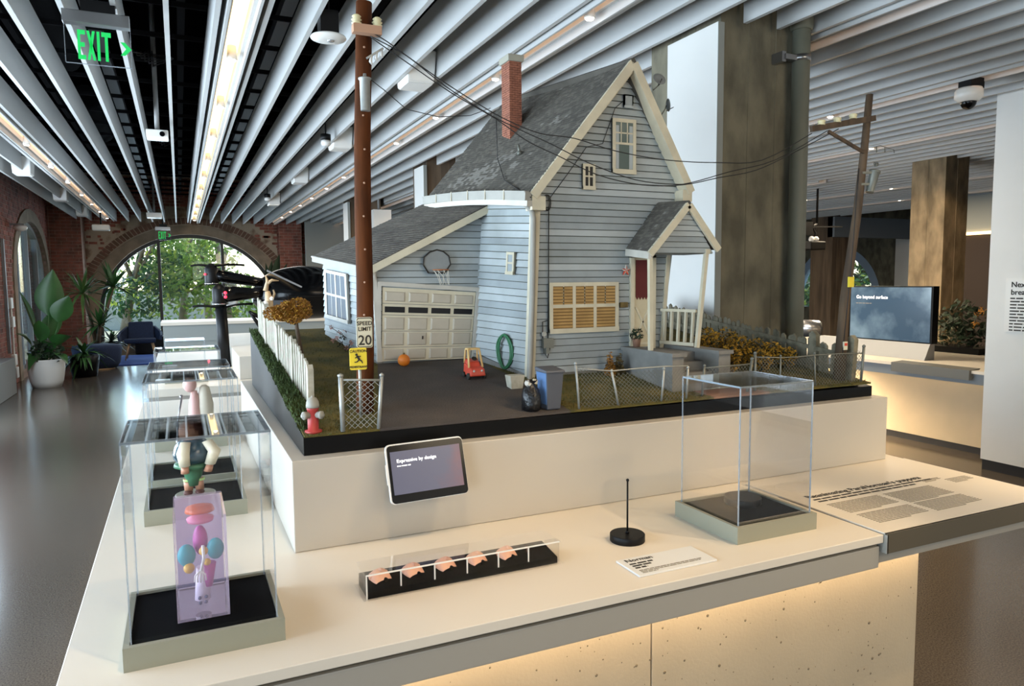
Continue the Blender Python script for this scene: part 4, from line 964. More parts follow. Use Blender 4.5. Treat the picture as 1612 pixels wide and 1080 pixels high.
window_on(hs, PG2, NG, 0.14, 0.55, 0.36, 0.84, 2, 0.035, 'pane_sky', 'trim_white', 0.026, (0.5,), [(0.238, 0.262, 0, 1), (0.738, 0.762, 0, 1)])
# ---- garage door
gd = MB(); GD = lambda s, t, d=0: (Vector((0.770, GYF-0.004-d, 1.312)).lerp(Vector((1.176, GYF-0.004-d, 1.304)), s)).lerp(Vector((0.783, GYF-0.004-d, 1.628)).lerp(Vector((1.207, GYF-0.004-d, 1.600)), s), t)
gd.prism([GD(0, 0, 0.002), GD(1, 0, 0.002), GD(1, 1, 0.002), GD(0, 1, 0.002)], (0, -0.003, 0))
gdo = gd.build('garage_door', 'trim_cream', hs)
mat('garage_panel', '#b3a998', 0.55, var=0.05, scale=12)
rows_ = ((0.02, 0.165), (0.215, 0.395), (0.43, 0.60), (0.815, 0.95))
for (t0, t1) in rows_:
    for k in range(4):
        s0, s1 = 0.025+0.2475*k, 0.235+0.2475*k; b = MB()
        b.hexa([GD(s0, t0, 0.005), GD(s1, t0, 0.005), GD(s1, t1, 0.005), GD(s0, t1, 0.005)], [GD(s0+0.014, t0+0.014, 0.009), GD(s1-0.014, t0+0.014, 0.009), GD(s1-0.014, t1-0.014, 0.009), GD(s0+0.014, t1-0.014, 0.009)])
        b.build('door_panel', 'garage_panel', gdo)
for k in range(4):
    s0, s1 = 0.025+0.2475*k, 0.235+0.2475*k; MB().prism([GD(s0, 0.665, 0.0052), GD(s1, 0.665, 0.0052), GD(s1, 0.745, 0.0052), GD(s0, 0.745, 0.0052)], (0, -0.001, 0)).build('door_window', 'dark_glass', gdo)
b = MB()
for t_ in (0.19, 0.412, 0.63, 0.785): b.prism([GD(0, t_-0.004, 0.005), GD(1, t_-0.004, 0.005), GD(1, t_+0.004, 0.005), GD(0, t_+0.004, 0.005)], (0, -0.0006, 0))
b.build('section_gaps', 'foundation', gdo)
MB().bar(GD(0.435, 0.30, 0.011), GD(0.435, 0.345, 0.011), 0.005, 0.005, (0, -1, 0)).build('handle', 'ink', gdo)
b = MB().bar(GD(-0.03, 0, 0.003), GD(-0.035, 1.06, 0.003), 0.016, 0.014, (0, -1, 0)).bar(GD(1.03, 0, 0.003), GD(1.025, 1.06, 0.003), 0.016, 0.014, (0, -1, 0)).bar(GD(-0.05, 1.045, 0.003), GD(1.045, 1.045, 0.003), 0.018, 0.016, (0, -1, 0))
b.build('garage_door_frame', 'trim_white', hs)
# ---- front door and porch
pc = MB()
dr = MB().hexa([(1.800, HY-0.009, 1.355), (1.895, HY-0.009, 1.355), (1.895, HY, 1.355), (1.800, HY, 1.355)], [(1.800, HY-0.009, 1.745), (1.895, HY-0.009, 1.745), (1.895, HY, 1.745), (1.800, HY, 1.745)]).build('front_door', 'door_cream', hs)
MB().bar((1.81, HY-0.011, 1.40), (1.885, HY-0.011, 1.53), 0.008, 0.004, (0, -1, 0)).bar((1.885, HY-0.011, 1.40), (1.81, HY-0.011, 1.53), 0.008, 0.004, (0, -1, 0)).bar((1.808, HY-0.011, 1.37), (1.888, HY-0.011, 1.37), 0.01, 0.004, (0, -1, 0)).build('cross_rails', 'trim_cream', dr)
b = MB(); b.box(1.81, 1.888, HY-0.0115, HY-0.009, 1.575, 1.735)
for k in range(5): b.prism([(1.81+0.0156*k, HY-0.0115, 1.575), (1.8178+0.0156*k, HY-0.0115, 1.562), (1.8256+0.0156*k, HY-0.0115, 1.575)], (0, 0.002, 0))
b.build('window_curtain', 'curtain_red', dr)
MB().box(1.782, 1.800, HY-0.016, HY, 1.345, 1.765).box(1.895, 1.913, HY-0.016, HY, 1.345, 1.765).box(1.782, 1.913, HY-0.016, HY, 1.745, 1.77).build('door_frame', 'trim_cream', hs)
MB().box(1.729, 1.768, HY-0.014, HY-0.006, 1.53, 1.553).build('name_board', 'conifer_rust', hs)
PYF = 2.45
porch = MB().box(1.775, 2.02, 2.45, 2.655, 1.2, 1.345)
for k in range(3): porch.box(1.80, 1.975, 2.45-0.055*(k+1), 2.45-0.055*k+0.002, 1.19, 1.345-0.036*(k+1))
porch_o = porch.build('porch_steps', 'foundation', hs)
for (x0, x1) in ((1.745, 1.80), (1.975, 2.035)):
    b = MB().box(x0, x1, 2.30, 2.655, 1.19, 1.345).box(x0-0.008, x1+0.008, 2.29, 2.655, 1.345, 1.360); b.build('cheek_wall', 'foundation', porch_o)
def post(p, q, m='trim_cream'):
    o = MB().bar(p, q, 0.016, 0.016, (0, -1, 0)).bar(Vector(q)-Vector((0, 0, 0.02)), q, 0.021, 0.021, (0, -1, 0)).build('porch_post', m, hs); return o
post((1.748, PYF, 1.360), (1.742, PYF, 1.765)); post((1.985, PYF, 1.360), (2.030, PYF, 1.775))
rl = MB().bar((1.990, 2.462, 1.515), (1.945, 2.648, 1.515), 0.012, 0.012).bar((1.982, 2.462, 1.372), (1.942, 2.648, 1.372), 0.014, 0.014).build('porch_railing', 'trim_cream', hs)
for k in range(5):
    s = 0.08+0.2*k; p = Vector((1.982, 2.462, 1.38)).lerp(Vector((1.942, 2.648, 1.38)), s); q = Vector((1.990, 2.462, 1.512)).lerp(Vector((1.945, 2.648, 1.512)), s)
    MB().bar(p, q, 0.012, 0.01, (1, 0, 0)).build('baluster', 'trim_cream', rl)
pa_, pb_ = (1.924, 2.435, 1.972), (1.924, 2.652, 1.985)
roof_plane('porch_roof_slope', (1.727, 2.435, 1.762), (1.762, 2.655, 1.783), pb_, pa_, 0.016, 'shingle', 0.0145, 0.02, ['shingle', 'shingle_b', 'shingle_c', 'shingle_worn'], 12, 0, lambda s, t, rg: rg.random() < (0.12 if abs(t-0.62) < 0.15 else 0.01))
roof_plane('porch_roof_slope', pa_, pb_, (2.07, 2.655, 1.79), (2.088, 2.435, 1.782), 0.016, 'shingle_b', 0.03, 0.03, ['shingle', 'shingle_b'], 13)
strip('rake_board', [(1.733, 2.437, 1.752), (1.923, 2.437, 1.955)], 0.028, 0.012, 'trim_cream'); strip('rake_board', [(1.925, 2.437, 1.955), (2.083, 2.437, 1.772)], 0.028, 0.012, 'trim_cream')
MB().bar((1.733, 2.437, 1.748), (1.764, 2.652, 1.768), 0.014, 0.03).build('fascia', 'trim_white', hs)
Lp = pw([(1.755, 1.752), (1.95, 1.918)]); Rp = pw([(1.755, 2.064), (1.95, 1.930)])
b = MB().prism([(1.756, 2.452, 1.757), (2.062, 2.452, 1.757), (1.924, 2.452, 1.945)], (0, 0.19, 0)); b.build('porch_gable_core', 'siding_c', hs)
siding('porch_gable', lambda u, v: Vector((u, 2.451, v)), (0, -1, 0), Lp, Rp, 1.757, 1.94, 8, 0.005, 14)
# ---- meter, wires on the wall
mt = MB().box(1.349, 1.395, HY-0.028, HY-0.006, 1.372, 1.412).box(1.357, 1.372, HY-0.034, HY-0.006, 1.35, 1.375).build('electric_meter', 'galv_dark', hs)
b = MB().lathe([(0.012, 0), (0.011, 0.008)], (1.358, HY-0.008, 1.43), 10, (0, -1, 0)); b.build('meter_dial', 'galv', mt)
b = MB().tube([(1.376, HY-0.012, 1.41), (1.38, HY-0.012, 1.6), (1.383, HY-0.012, 1.95)], 0.0022, 5).tube([(1.352, HY-0.012, 1.41), (1.352, HY-0.012, 1.48), (1.376, HY-0.012, 1.485)], 0.002, 5).tube([(1.36, HY-0.015, 1.35), (1.372, HY-0.016, 1.33), (1.384, HY-0.015, 1.372)], 0.002, 5)
for k in range(2):
    c = Vector((1.372+0.006*k, HY-0.014, 1.965)); b.tube([c+Vector((0.014*math.cos(a*PI/6+k), 0, 0.032*math.sin(a*PI/6+k))) for a in range(13)], 0.002, 5)
b.tube([(1.385, HY-0.012, 1.98), (1.50, HY-0.010, 2.12), (1.56, HY-0.013, 2.2), (1.64, HY-0.010, 2.22), (1.70, HY-0.012, 2.37), (1.76, HY-0.012, 2.42)], 0.0016, 5)
b.build('wall_cables', 'wire_black', hs)

# ------------------------------------------------------------------ things on the house and in the yard
t = thing('basketball_hoop', 'grey fan shaped basketball backboard with hoop and torn net above the garage door', 'basketball hoop', (1.022, GYF-0.02, 1.735))
hc = Vector((1.022, GYF-0.022, 1.735))
b = MB().prism([hc+Vector((x, 0, z)) for x, z in ((-0.040, -0.048), (0.036, -0.048), (0.062, -0.01), (0.055, 0.025), (0.030, 0.045), (0.0, 0.052), (-0.032, 0.042), (-0.058, 0.02), (-0.063, -0.012))], (0, 0.008, 0)); b.build('backboard', 'board_grey', t)
b = MB(); pr_ = [(-0.040, -0.048), (0.036, -0.048), (0.062, -0.01), (0.055, 0.025), (0.030, 0.045), (0.0, 0.052), (-0.032, 0.042), (-0.058, 0.02), (-0.063, -0.012), (-0.040, -0.048)]
b.tube([hc+Vector((x, -0.001, z)) for x, z in pr_], 0.0035, 5); b.build('board_rim', 'ink', t)
b = MB().tube([hc+Vector((0.004+0.034*math.cos(a*PI/8), -0.04+0.034*math.sin(a*PI/8), -0.035)) for a in range(17)], 0.0025, 5); b.bar(hc+Vector((0.004, 0, -0.035)), hc+Vector((0.004, -0.01, -0.035)), 0.03, 0.006); b.build('hoop', 'rim_rust', t)
b = MB()
for k in range(8):
    a = k*PI/4; b.tube([hc+Vector((0.004+0.034*math.cos(a), -0.04+0.034*math.sin(a), -0.036)), hc+Vector((0.014+0.024*math.cos(a+0.5), -0.04+0.022*math.sin(a+0.5), -0.065)), hc+Vector((0.02+0.02*math.cos(a+0.2), -0.04+0.018*math.sin(a+0.2), -0.1))], 0.0012, 4)
b.build('net', 'net_white', t, kind='stuff')
MB().box(1.01, 1.035, GYF-0.014, GYF-0.006, 1.70, 1.77).build('mount', 'galv_dark', t)
# hanging star
t = thing('star_ornament', 'small red and white star hanging beside the front door', 'ornament', (1.757, HY-0.012, 1.69))
for k in range(5):
    a = PI/2+2*PI*k/5; c = Vector((1.757, HY-0.0155, 1.69))
    P0 = c+Vector((0.024*math.cos(a), 0, 0.024*math.sin(a)))
    for s, m in ((-1, 'toy_red'), (1, 'trim_white')):
        P1 = c+Vector((0.010*math.cos(a+s*PI/5), 0, 0.010*math.sin(a+s*PI/5))); MB().prism([c+Vector((0, -0.003, 0)), P0, P1], (0, 0.006, 0)).build('star_facet', m, t)
# satellite dishes on the far rake
for (px, py, lab) in ((1037, 126, 'upper grey satellite dish on the right roof edge near the peak'), (1049, 166, 'lower satellite dish seen edge on, on the right roof edge')):
    c = gy(px, py, 2.66); t = thing('satellite_dish', lab, 'satellite dish', c+Vector((-0.03, 0, -0.04)), 'satellite dishes on the roof')
    ax = Vector((-0.25, -0.9, 0.35)) if py < 150 else Vector((0.93, -0.3, 0.2))
    MB().lathe([(0.001, 0), (0.015, 0.002), (0.027, 0.008), (0.0265, 0.0095), (0.014, 0.004), (0.001, 0.002)], c, 20, ax, sq=(0.9, 1.1)).build('dish', 'board_grey', t)
    MB().tube([c, c-ax.normalized()*0.01+Vector((0.004, 0, -0.015)), c+Vector((-0.028, 0.0, -0.045))], 0.003, 6).build('mount_arm', 'galv_dark', t)
    MB().tube([c+Vector((0, 0, -0.024)), c+ax.normalized()*0.03+Vector((0.004, 0, -0.012))], 0.0018, 5).build('feed_horn', 'ink', t)

def gp_(px, py):     # point of the sloping ground under a pixel
    d = ray(px, py); tt = (1.19-0.128*2.187-CAM.z)/(d.z-0.128*d.y); return CAM+d*tt
# utility poles
pb0 = Vector((0.545, 2.379, gnd(0, 2.379)-0.005)); pt0 = gy(571, 4, 2.379)
ptl = [pb0.lerp(pt0, k/6)+Vector((0.004*math.sin(k*1.3), 0, 0)) for k in range(7)]
t = thing('utility_pole', 'tall round brown utility pole in front of the garage, reaching the ceiling lights', 'utility pole', pb0)
MB().tube(ptl, [0.029, 0.028, 0.0275, 0.027, 0.0265, 0.026, 0.0255], 18).build('pole', 'pole_brown', t)
zb = gy(560, 48, 2.379).z
MB().box(pt0.x-0.045, pt0.x+0.045, 2.32, 2.35, zb-0.022, zb+0.004).build('crossarm', 'wood_block', t)
for (dx, dy) in ((-0.032, 2.335), (0.034, 2.335)):
    MB().lathe([(0.014, 0), (0.016, 0.005), (0.010, 0.009), (0.017, 0.014), (0.010, 0.019), (0.015, 0.024), (0.008, 0.03)], (pt0.x+dx, dy, zb+0.004), 12).build('insulator', 'insulator', t)
cb = gy(573, 175, 2.35); ct = gy(574, 122, 2.35)
MB().lathe([(0.0155, 0), (0.017, (ct.z-cb.z)*0.9), (0.021, (ct.z-cb.z)*0.93), (0.021, (ct.z-cb.z)*0.97), (0.006, (ct.z-cb.z)), (0.005, (ct.z-cb.z)*1.1)], (cb.x+0.004, 2.345, cb.z), 14).build('transformer_can', 'galv', t)
s0 = gy(577, 92, 2.352); s1 = gy(603, 76, 2.352)
b = MB().bar(s0, s1, 0.008, 0.006)
br = b.build('switch_bracket', 'galv', t)
for k in range(3):
    p = s0.lerp(s1, 0.3+0.32*k); MB().tube([p, p+Vector((-0.004, 0, -0.02)), p+Vector((0.001, 0, -0.028))], [0.004, 0.0055, 0.003], 6).build('fuse', 'white_paint', br)
b = MB()
for k in range(9): p = pb0.lerp(pt0, 0.25+0.08*k); b.lathe([(0.004, 0), (0.002, 0.003)], p+Vector((-0.006+0.002*(k % 3), -0.0265, 0)), 6, (0, -1, 0))
b.build('nails', 'wood_block', t)
py0 = 2.268; pbR = Vector((2.618, py0, gnd(0, py0)-0.004)); pR = [pbR, gy(1330, 470, py0), gy(1350, 330, py0), gy(1360, 240, py0), gy(1369, 149, py0)]
t = thing('utility_pole', 'leaning dark utility pole with a crossarm at the right corner of the diorama', 'utility pole', pbR)
MB().tube(pR, [0.026, 0.021, 0.018, 0.016, 0.0145], 10).build('pole', 'pole_dark', t)
ca, cb_ = gy(1277, 203, py0-0.022), gy(1377, 186, py0-0.022)
MB().bar(ca, cb_, 0.014, 0.024, (0, 0, 1)).build('crossarm', 'pole_dark', t)
MB().bar(gy(1304, 207, py0-0.02), gy(1360, 240, py0-0.02), 0.010, 0.013, (0, 0, 1)).build('crossarm_brace', 'pole_dark', t)
for px, py in ((1293, 194), (1318, 190), (1343, 184)):
    c = gy(px, py+3, py0-0.022); MB().lathe([(0.015, 0), (0.016, 0.004), (0.012, 0.007), (0.016, 0.012), (0.016, 0.018), (0.010, 0.021)], c, 12).build('insulator', 'insulator', t)
cA, cB = gy(1369, 303, py0-0.02), gy(1379, 262, py0-0.02)
MB().lathe([(0.0165, 0), (0.0165, 0.004), (0.021, 0.088), (0.024, 0.090), (0.024, 0.098), (0.008, 0.1)], cA, 14, (cB-cA)).build('transformer_can', 'galv_dark', t)
b = MB()
for dx in (-0.01, 0.0, 0.01): b.lathe([(0.003, 0), (0.004, 0.006), (0.002, 0.012)], cB+Vector((dx, 0, 0.006)), 6)
b.bar(gy(1357, 272, py0-0.01), gy(1374, 272, py0-0.02), 0.012, 0.01).bar(gy(1355, 290, py0-0.01), gy(1371, 290, py0-0.02), 0.012, 0.01).bar(cB, cB+Vector((0, 0, 0.008)), 0.01, 0.01)
b.tube([gy(1372, 233, py0), gy(1385, 229, py0), gy(1407, 236, py0), gy(1408, 241, py0)], 0.0016, 5)
for px in (1380, 1393): b.tube([gy(px, 231, py0), gy(px, 240, py0)], [0.002, 0.003], 5)
b.build('switch_bracket', 'galv_dark', t)
MB().box(pR[1].x-0.012, pR[1].x+0.016, py0-0.032, py0-0.022, gy(1332, 452, py0).z, gy(1332, 436, py0).z).build('yellow_tag', 'sign_yellow', t)
q = gy(1330, 545, py0-0.03); MB().box(q.x-0.011, q.x+0.011, py0-0.035, py0-0.028, q.z-0.016, q.z+0.02).build('notice', 'sign_white', t); MB().box(q.x-0.008, q.x+0.008, py0-0.0365, py0-0.035, q.z+0.002, q.z+0.014).build('notice_print', 'toy_red', t)
MB().tube([gy(1352, 265, py0-0.02), gy(1349, 300, py0-0.022), gy(1344, 370, py0-0.024), gy(1335, 470, py0-0.028), gy(1326, 560, py0-0.03)], 0.0022, 5).build('riser_cable', 'wire_black', t)
# power lines
def wline(pix, lab, y0=2.33, y1=2.25, r=0.0019):
    n = len(pix); pts = [gy(px, py, y0+(y1-y0)*(px-575)/(1300-575)) for px, py in pix]
    sm = []
    for k in range(n-1):
        p0, p1, p2, p3 = pts[max(k-1, 0)], pts[k], pts[k+1], pts[min(k+2, n-1)]
        for j in range(4):
            u = j/4; sm.append(0.5*((2*p1)+(p2-p0)*u+(2*p0-5*p1+4*p2-p3)*u*u+(3*p1-p0-3*p2+p3)*u**3))
    sm.append(pts[-1]); tag(MB().tube(sm, r, 5).build('power_line', 'wire_black'), lab, 'cable', 'power lines between the two poles')
wline([(583, 50), (610, 66), (650, 95), (700, 130), (760, 168), (800, 190), (850, 210), (905, 218), (970, 238), (1050, 252), (1130, 256), (1200, 252), (1278, 210)], 'uppermost of the three black power lines over the model house')
wline([(583, 57), (640, 88), (700, 135), (770, 180), (820, 205), (870, 228), (930, 258), (1000, 283), (1060, 290), (1090, 287), (1150, 270), (1220, 252), (1302, 206)], 'middle one of the three black power lines')
wline([(585, 60), (640, 98), (710, 146), (780, 187), (830, 222), (880, 246), (940, 275), (1010, 291), (1075, 291), (1130, 280), (1190, 268), (1250, 240), (1320, 203)], 'lowest of the three black power lines over the model house')
tag(MB().tube([gy(583, 125, 2.34), gy(605, 142, 2.36), gy(640, 172, 2.45), gy(690, 184, 2.6), gy(740, 182, 2.8), gy(772, 170, 3.05)], 0.0015, 5).build('service_cable', 'wire_black'), 'thin cable sagging from the tall pole transformer toward the chimney', 'cable')
tag(MB().tube([gy(781, 188, 2.31), on_main(784, 250)+nM*0.004, on_main(795, 285)+nM*0.004, on_main(815, 298)+nM*0.004, gy(836, 311, 2.595)], 0.0019, 5).build('service_cable', 'wire_black'), 'black cable dropping from the power lines down over the grey roof', 'cable')

# signs
def sign(px0, px1, py0_, py1_, y, m, r):
    A = gy(px0, py1_, y); B2 = gy(px1, py0_, y); w, h = B2.x-A.x, B2.z-A.z; c = (A+B2)/2
    pts = [c+Vector((x, 0, z)) for x, z in rrect(w, h, r)]
    return c, w, h, pts
c, w, h, pts = sign(562, 586, 499, 548, 2.34, 'sign_white', 0.008)
t = thing('speed_limit_sign', 'white speed limit 20 sign on the tall brown utility pole', 'sign', c)
MB().prism(pts, (0, 0.004, 0)).build('plate', 'sign_white', t); MB().prism([c+(p-c)*0.96+Vector((0, -0.0006, 0)) for p in pts], (0, 0.0005, 0)).build('border_line', 'ink', t); MB().prism([c+(p-c)*0.91+Vector((0, -0.0012, 0)) for p in pts], (0, 0.0005, 0)).build('plate_face', 'sign_white', t)
text('sign_words', 'SPEED\nLIMIT', 0.0185, (c.x, 2.3380, c.z+0.024), (1, 0, 0), (0, 0, 1), 'ink', t, 0.0003, 'CENTER', bold=0.0003)
text('sign_number', '20', 0.045, (c.x, 2.3380, c.z-0.040), (1, 0, 0), (0, 0, 1), 'ink', t, 0.0003, 'CENTER', bold=0.0006)
c, w, h, pts = sign(551, 577, 547, 583, 2.318, 'sign_yellow', 0.006)
fb = gp_(568, 662)
t = thing('caution_sign', 'yellow caution sign with a running figure on a thin grey post', 'sign', (c.x+0.006, 2.325, gnd(0, 2.325)))
MB().prism(pts, (0, 0.003, 0)).build('plate', 'sign_yellow', t)
text('sign_words', 'CAUTION', 0.0125, (c.x, 2.3165, c.z+0.021), (1, 0, 0), (0, 0, 1), 'ink', t, 0.0003, 'CENTER', bold=0.0002)
text('sign_words', 'PEDESTRIANS', 0.0095, (c.x, 2.3165, c.z-0.029), (1, 0, 0), (0, 0, 1), 'ink', t, 0.0003, 'CENTER', bold=0.0002)
q = lambda x, z: (c.x+x, 2.3162, c.z+z)
b = MB().lathe([(0.0042, 0), (0.0042, 0.001)], q(-0.006, 0.014), 10, (0, -1, 0)); b.bar(q(-0.004, 0.010), q(0.003, -0.002), 0.007, 0.001, (0, -1, 0)).bar(q(0.003, -0.002), q(0.011, -0.008), 0.004, 0.001, (0, -1, 0)).bar(q(0.011, -0.008), q(0.013, -0.015), 0.003, 0.001, (0, -1, 0)).bar(q(0.002, -0.003), q(-0.005, -0.010), 0.004, 0.001, (0, -1, 0)).bar(q(-0.005, -0.010), q(-0.013, -0.010), 0.003, 0.001, (0, -1, 0)).bar(q(-0.003, 0.007), q(-0.011, 0.003), 0.003, 0.001, (0, -1, 0)).bar(q(-0.001, 0.008), q(0.008, 0.008), 0.003, 0.001, (0, -1, 0))
b.build('running_figure', 'ink', t)
MB().cyl((c.x+0.006, 2.3265, gnd(0, 2.325)-0.004), (c.x+0.006, 2.3265, c.z+0.03), 0.0052, n=8).build('post', 'galv', t)
# chain link fences
def chain(mb, a0, a1, b0, b1, pitch, r=0.0011):      # a0-a1 bottom, b0-b1 top
    a0, a1, b0, b1 = map(Vector, (a0, a1, b0, b1)); L = (a1-a0).length; Hh = (b0-a0).length; n = max(2, int(L/pitch)); k = Hh/L*n
    P = lambda s, t: a0.lerp(a1, s).lerp(b0.lerp(b1, s), t)
    for d in (1, -1):
        j = -int(k)-1
        while j <= n+int(k)+1:
            pts = []
            for i in range(7):
                t = i/6; s = (j+d*k*t)/n
                if 0 <= s <= 1: pts.append(P(s, t)+Vector((0, 0.0006*d, 0)))
            if len(pts) > 1: mb.tube(pts, r, 3, cap=False)
            j += 1
    return mb
def fpost(name, pts, r, m, par):
    return MB().tube(pts, r, 8).lathe([(r*1.25, 0), (r*1.2, 0.006), (0.001, 0.01)], pts[-1], 8).build(name, m, par)
yA = 2.196
a0, b0, a1, b1 = gy(540, 676, yA), gy(536, 593, yA), gy(596, 672, yA), gy(601, 592, yA)
t = thing('chain_link_fence', 'short chain link fence panel at the driveway edge, before the tall pole', 'fence', a0)
fpost('post', [a0+Vector((0, 0, -0.006)), b0], 0.0075, 'galv', t); fpost('post', [a1+Vector((0, 0, -0.006)), b1], 0.006, 'galv', t)
MB().tube([b0.lerp(a0, 0.06), b1.lerp(a1, 0.08)], 0.0038, 6).build('top_rail', 'galv', t)
chain(MB(), a0, a1, b0.lerp(a0, 0.05), b1.lerp(a1, 0.07), 0.0165, 0.0011).build('chain_link', 'galv', t, kind='stuff')
yB = 2.205
t = thing('chain_link_fence', 'long sagging chain link fence along the front lawn by the trash bin', 'fence', gy(912, 645, yB))
P_ = [((912, 646), (906, 574)), ((974, 641), (963, 585)), ((1041, 640), (1045, 582)), ((1080, 632), (1083, 580))]
for lo_, hi_ in P_: 
    a, c = gy(*lo_, yB), gy(*hi_, yB); a.z = gnd(0, yB)-0.004; fpost('post', [a, a.lerp(c, 0.55)+Vector((0.001, 0, 0)), c], 0.0045, 'galv', t)
top = [gy(x, y, yB) for x, y in ((907, 580), (935, 582), (963, 584), (1005, 580), (1045, 577), (1083, 576))]
MB().tube(top, 0.0026, 6).build('top_rail', 'galv', t)
b = MB()
for (l0, h0), (l1, h1) in zip(P_, P_[1:]):
    A0, A1 = gy(*l0, yB), gy(*l1, yB); A0.z = A1.z = gnd(0, yB)+0.001
    chain(b, A0, A1, gy(h0[0], h0[1]+4, yB), gy(h1[0], h1[1]-2, yB), 0.0155, 0.001)
b.build('chain_link', 'galv_dark', t, kind='stuff')
t = thing('chain_link_gate', 'low chain link gate across the front path', 'gate', gy(1110, 636, 2.22))
yC = 2.215
g0, g1 = gy(1105, 625, yC), gy(1176, 622, yC); h0, h1 = gy(1109, 577, yC), gy(1181, 573, yC); g0.z = g1.z = gnd(0, yC)
fpost('post', [g0, h0], 0.0045, 'galv_dark', t); fpost('post', [g1, gy(1184, 566, yC)], 0.006, 'galv_dark', t)
MB().tube([h0+Vector((0, 0, -0.006)), h1], 0.003, 6).tube([g0+Vector((0, 0, 0.03)), g1+Vector((0, 0, 0.03))], 0.003, 6).build('gate_rails', 'galv_dark', t)
chain(MB(), g0+Vector((0, 0, 0.03)), g1+Vector((0, 0, 0.03)), h0+Vector((0, 0, -0.006)), h1, 0.0155, 0.001).build('chain_link', 'galv_dark', t, kind='stuff')
t = thing('chain_link_fence', 'chain link fence running to the right corner past the leaning pole', 'fence', gy(1190, 618, 2.22))
P2 = [((1188, 616), (1189, 557)), ((1228, 614), (1229, 562)), ((1284, 610), (1282, 558)), ((1355, 604), (1360, 546))]
for lo_, hi_ in P2:
    a, c = gy(*lo_, yC), gy(*hi_, yC); a.z = gnd(0, yC)-0.004; fpost('post', [a, c], 0.0058 if hi_[0] in (1189, 1360) else 0.0035, 'galv_dark', t)
MB().tube([gy(x, y, yC) for x, y in ((1189, 562), (1228, 563), (1255, 562), (1284, 559), (1320, 557), (1359, 556))], 0.0026, 6).build('top_rail', 'galv_dark', t)
b = MB()
for (l0, h0), (l1, h1) in zip(P2, P2[1:]):
    A0, A1 = gy(*l0, yC), gy(*l1, yC); A0.z = A1.z = gnd(0, yC)+0.001
    chain(b, A0, A1, gy(h0[0], h0[1]+4, yC), gy(h1[0], h1[1]+5, yC), 0.0155, 0.0009)
b.build('chain_link', 'galv_dark', t, kind='stuff')
# picket fences
def picket(par, p, h, w, d, along, m, lean=0.0, name='picket'):
    p = Vector(p); a = Vector(along).normalized(); n = a.cross(Vector((0, 0, 1))); z = Vector((a.x*lean, a.y*lean, 1))
    pts = [p-a*w/2, p+a*w/2, p+a*w/2+z*(h-w*0.4), p+z*h, p-a*w/2+z*(h-w*0.4)]
    return MB().prism([q-n*d/2 for q in pts], n*d).build(name, m, par)
t = thing('picket_fence', 'white picket fence along the left lawn edge by the fire hydrant', 'fence', (0.38, 2.6, gnd(0, 2.6)))
rg = random.Random(31); f0, f1 = Vector((0.388, 2.50, 0)), Vector((0.352, 3.78, 0)); f0.z = gnd(0, f0.y); f1.z = gnd(0, f1.y)
al = (f1-f0).normalized(); nP = 34
for k in range(nP):
    s = k/(nP-1); p = f0.lerp(f1, s); big = k in (0, 8, 17, 26)
    h = (0.148+0.03*min(1, s*2.2)+0.012*math.sin(s*9))*rg.uniform(0.96, 1.04)
    picket(t, p+Vector((0, 0, -0.004)), h+(0.006 if big else 0), 0.034 if big else 0.0175, 0.02 if big else 0.007, al, 'picket_white' , rg.uniform(-0.06, 0.06), 'post' if big else 'picket')
for z in (0.035, 0.105): MB().bar(f0+Vector((0.010, 0, z)), f1+Vector((0.010, 0, z+0.02)), 0.008, 0.016).build('rail', 'picket_white', t)
t = thing('picket_fence', 'worn grey picket fence along the right side behind the gold bushes', 'fence', (2.64, 2.8, gnd(0, 2.8)))
f0, f1 = Vector((2.672, 2.255, 0)), Vector((2.640, 3.80, 0)); f0.z = gnd(0, f0.y); f1.z = gnd(0, f1.y); al = (f1-f0).normalized(); nP = 50
for k in range(nP):
    s = k/(nP-1); p = f0.lerp(f1, s); big = k in (0, 6)
    picket(t, p+Vector((-0.004*big, 0, -0.004)), (0.142+0.018*rg.random())*(1.28 if big else 1.0)-0.01*s, 0.04 if big else 0.026, 0.026 if big else 0.008, al, 'picket_grey', rg.uniform(-0.09, 0.09), 'post' if big else 'picket')
for z in (0.04, 0.105): MB().bar(f0+Vector((-0.012, 0, z)), f1+Vector((-0.012, 0, z)), 0.009, 0.018).build('rail', 'picket_grey', t)
# hydrant
hp = Vector((0.352, 2.228, gnd(0, 2.228)-0.001)); t = thing('fire_hydrant', 'red and grey toy fire hydrant at the front left corner of the lawn', 'fire hydrant', hp)
MB().lathe([(0.026, 0), (0.026, 0.008), (0.0165, 0.010), (0.0165, 0.07), (0.018, 0.072), (0.018, 0.078)], hp, 18).build('barrel', 'hydrant_red', t)
MB().lathe([(0.020, 0.078), (0.020, 0.084), (0.0185, 0.096), (0.012, 0.107), (0.004, 0.110), (0.004, 0.114)], hp, 18).build('bonnet', 'hydrant_grey', t)
for d in (Vector((-0.9, -0.3, 0)), Vector((0.75, -0.65, 0))):
    d.normalize(); MB().lathe([(0.0105, 0), (0.0105, 0.012), (0.0125, 0.013), (0.0125, 0.02), (0.006, 0.022), (0.005, 0.026)], hp+d*0.012+Vector((0, 0, 0.056)), 12, d).build('outlet', 'hydrant_grey', t)
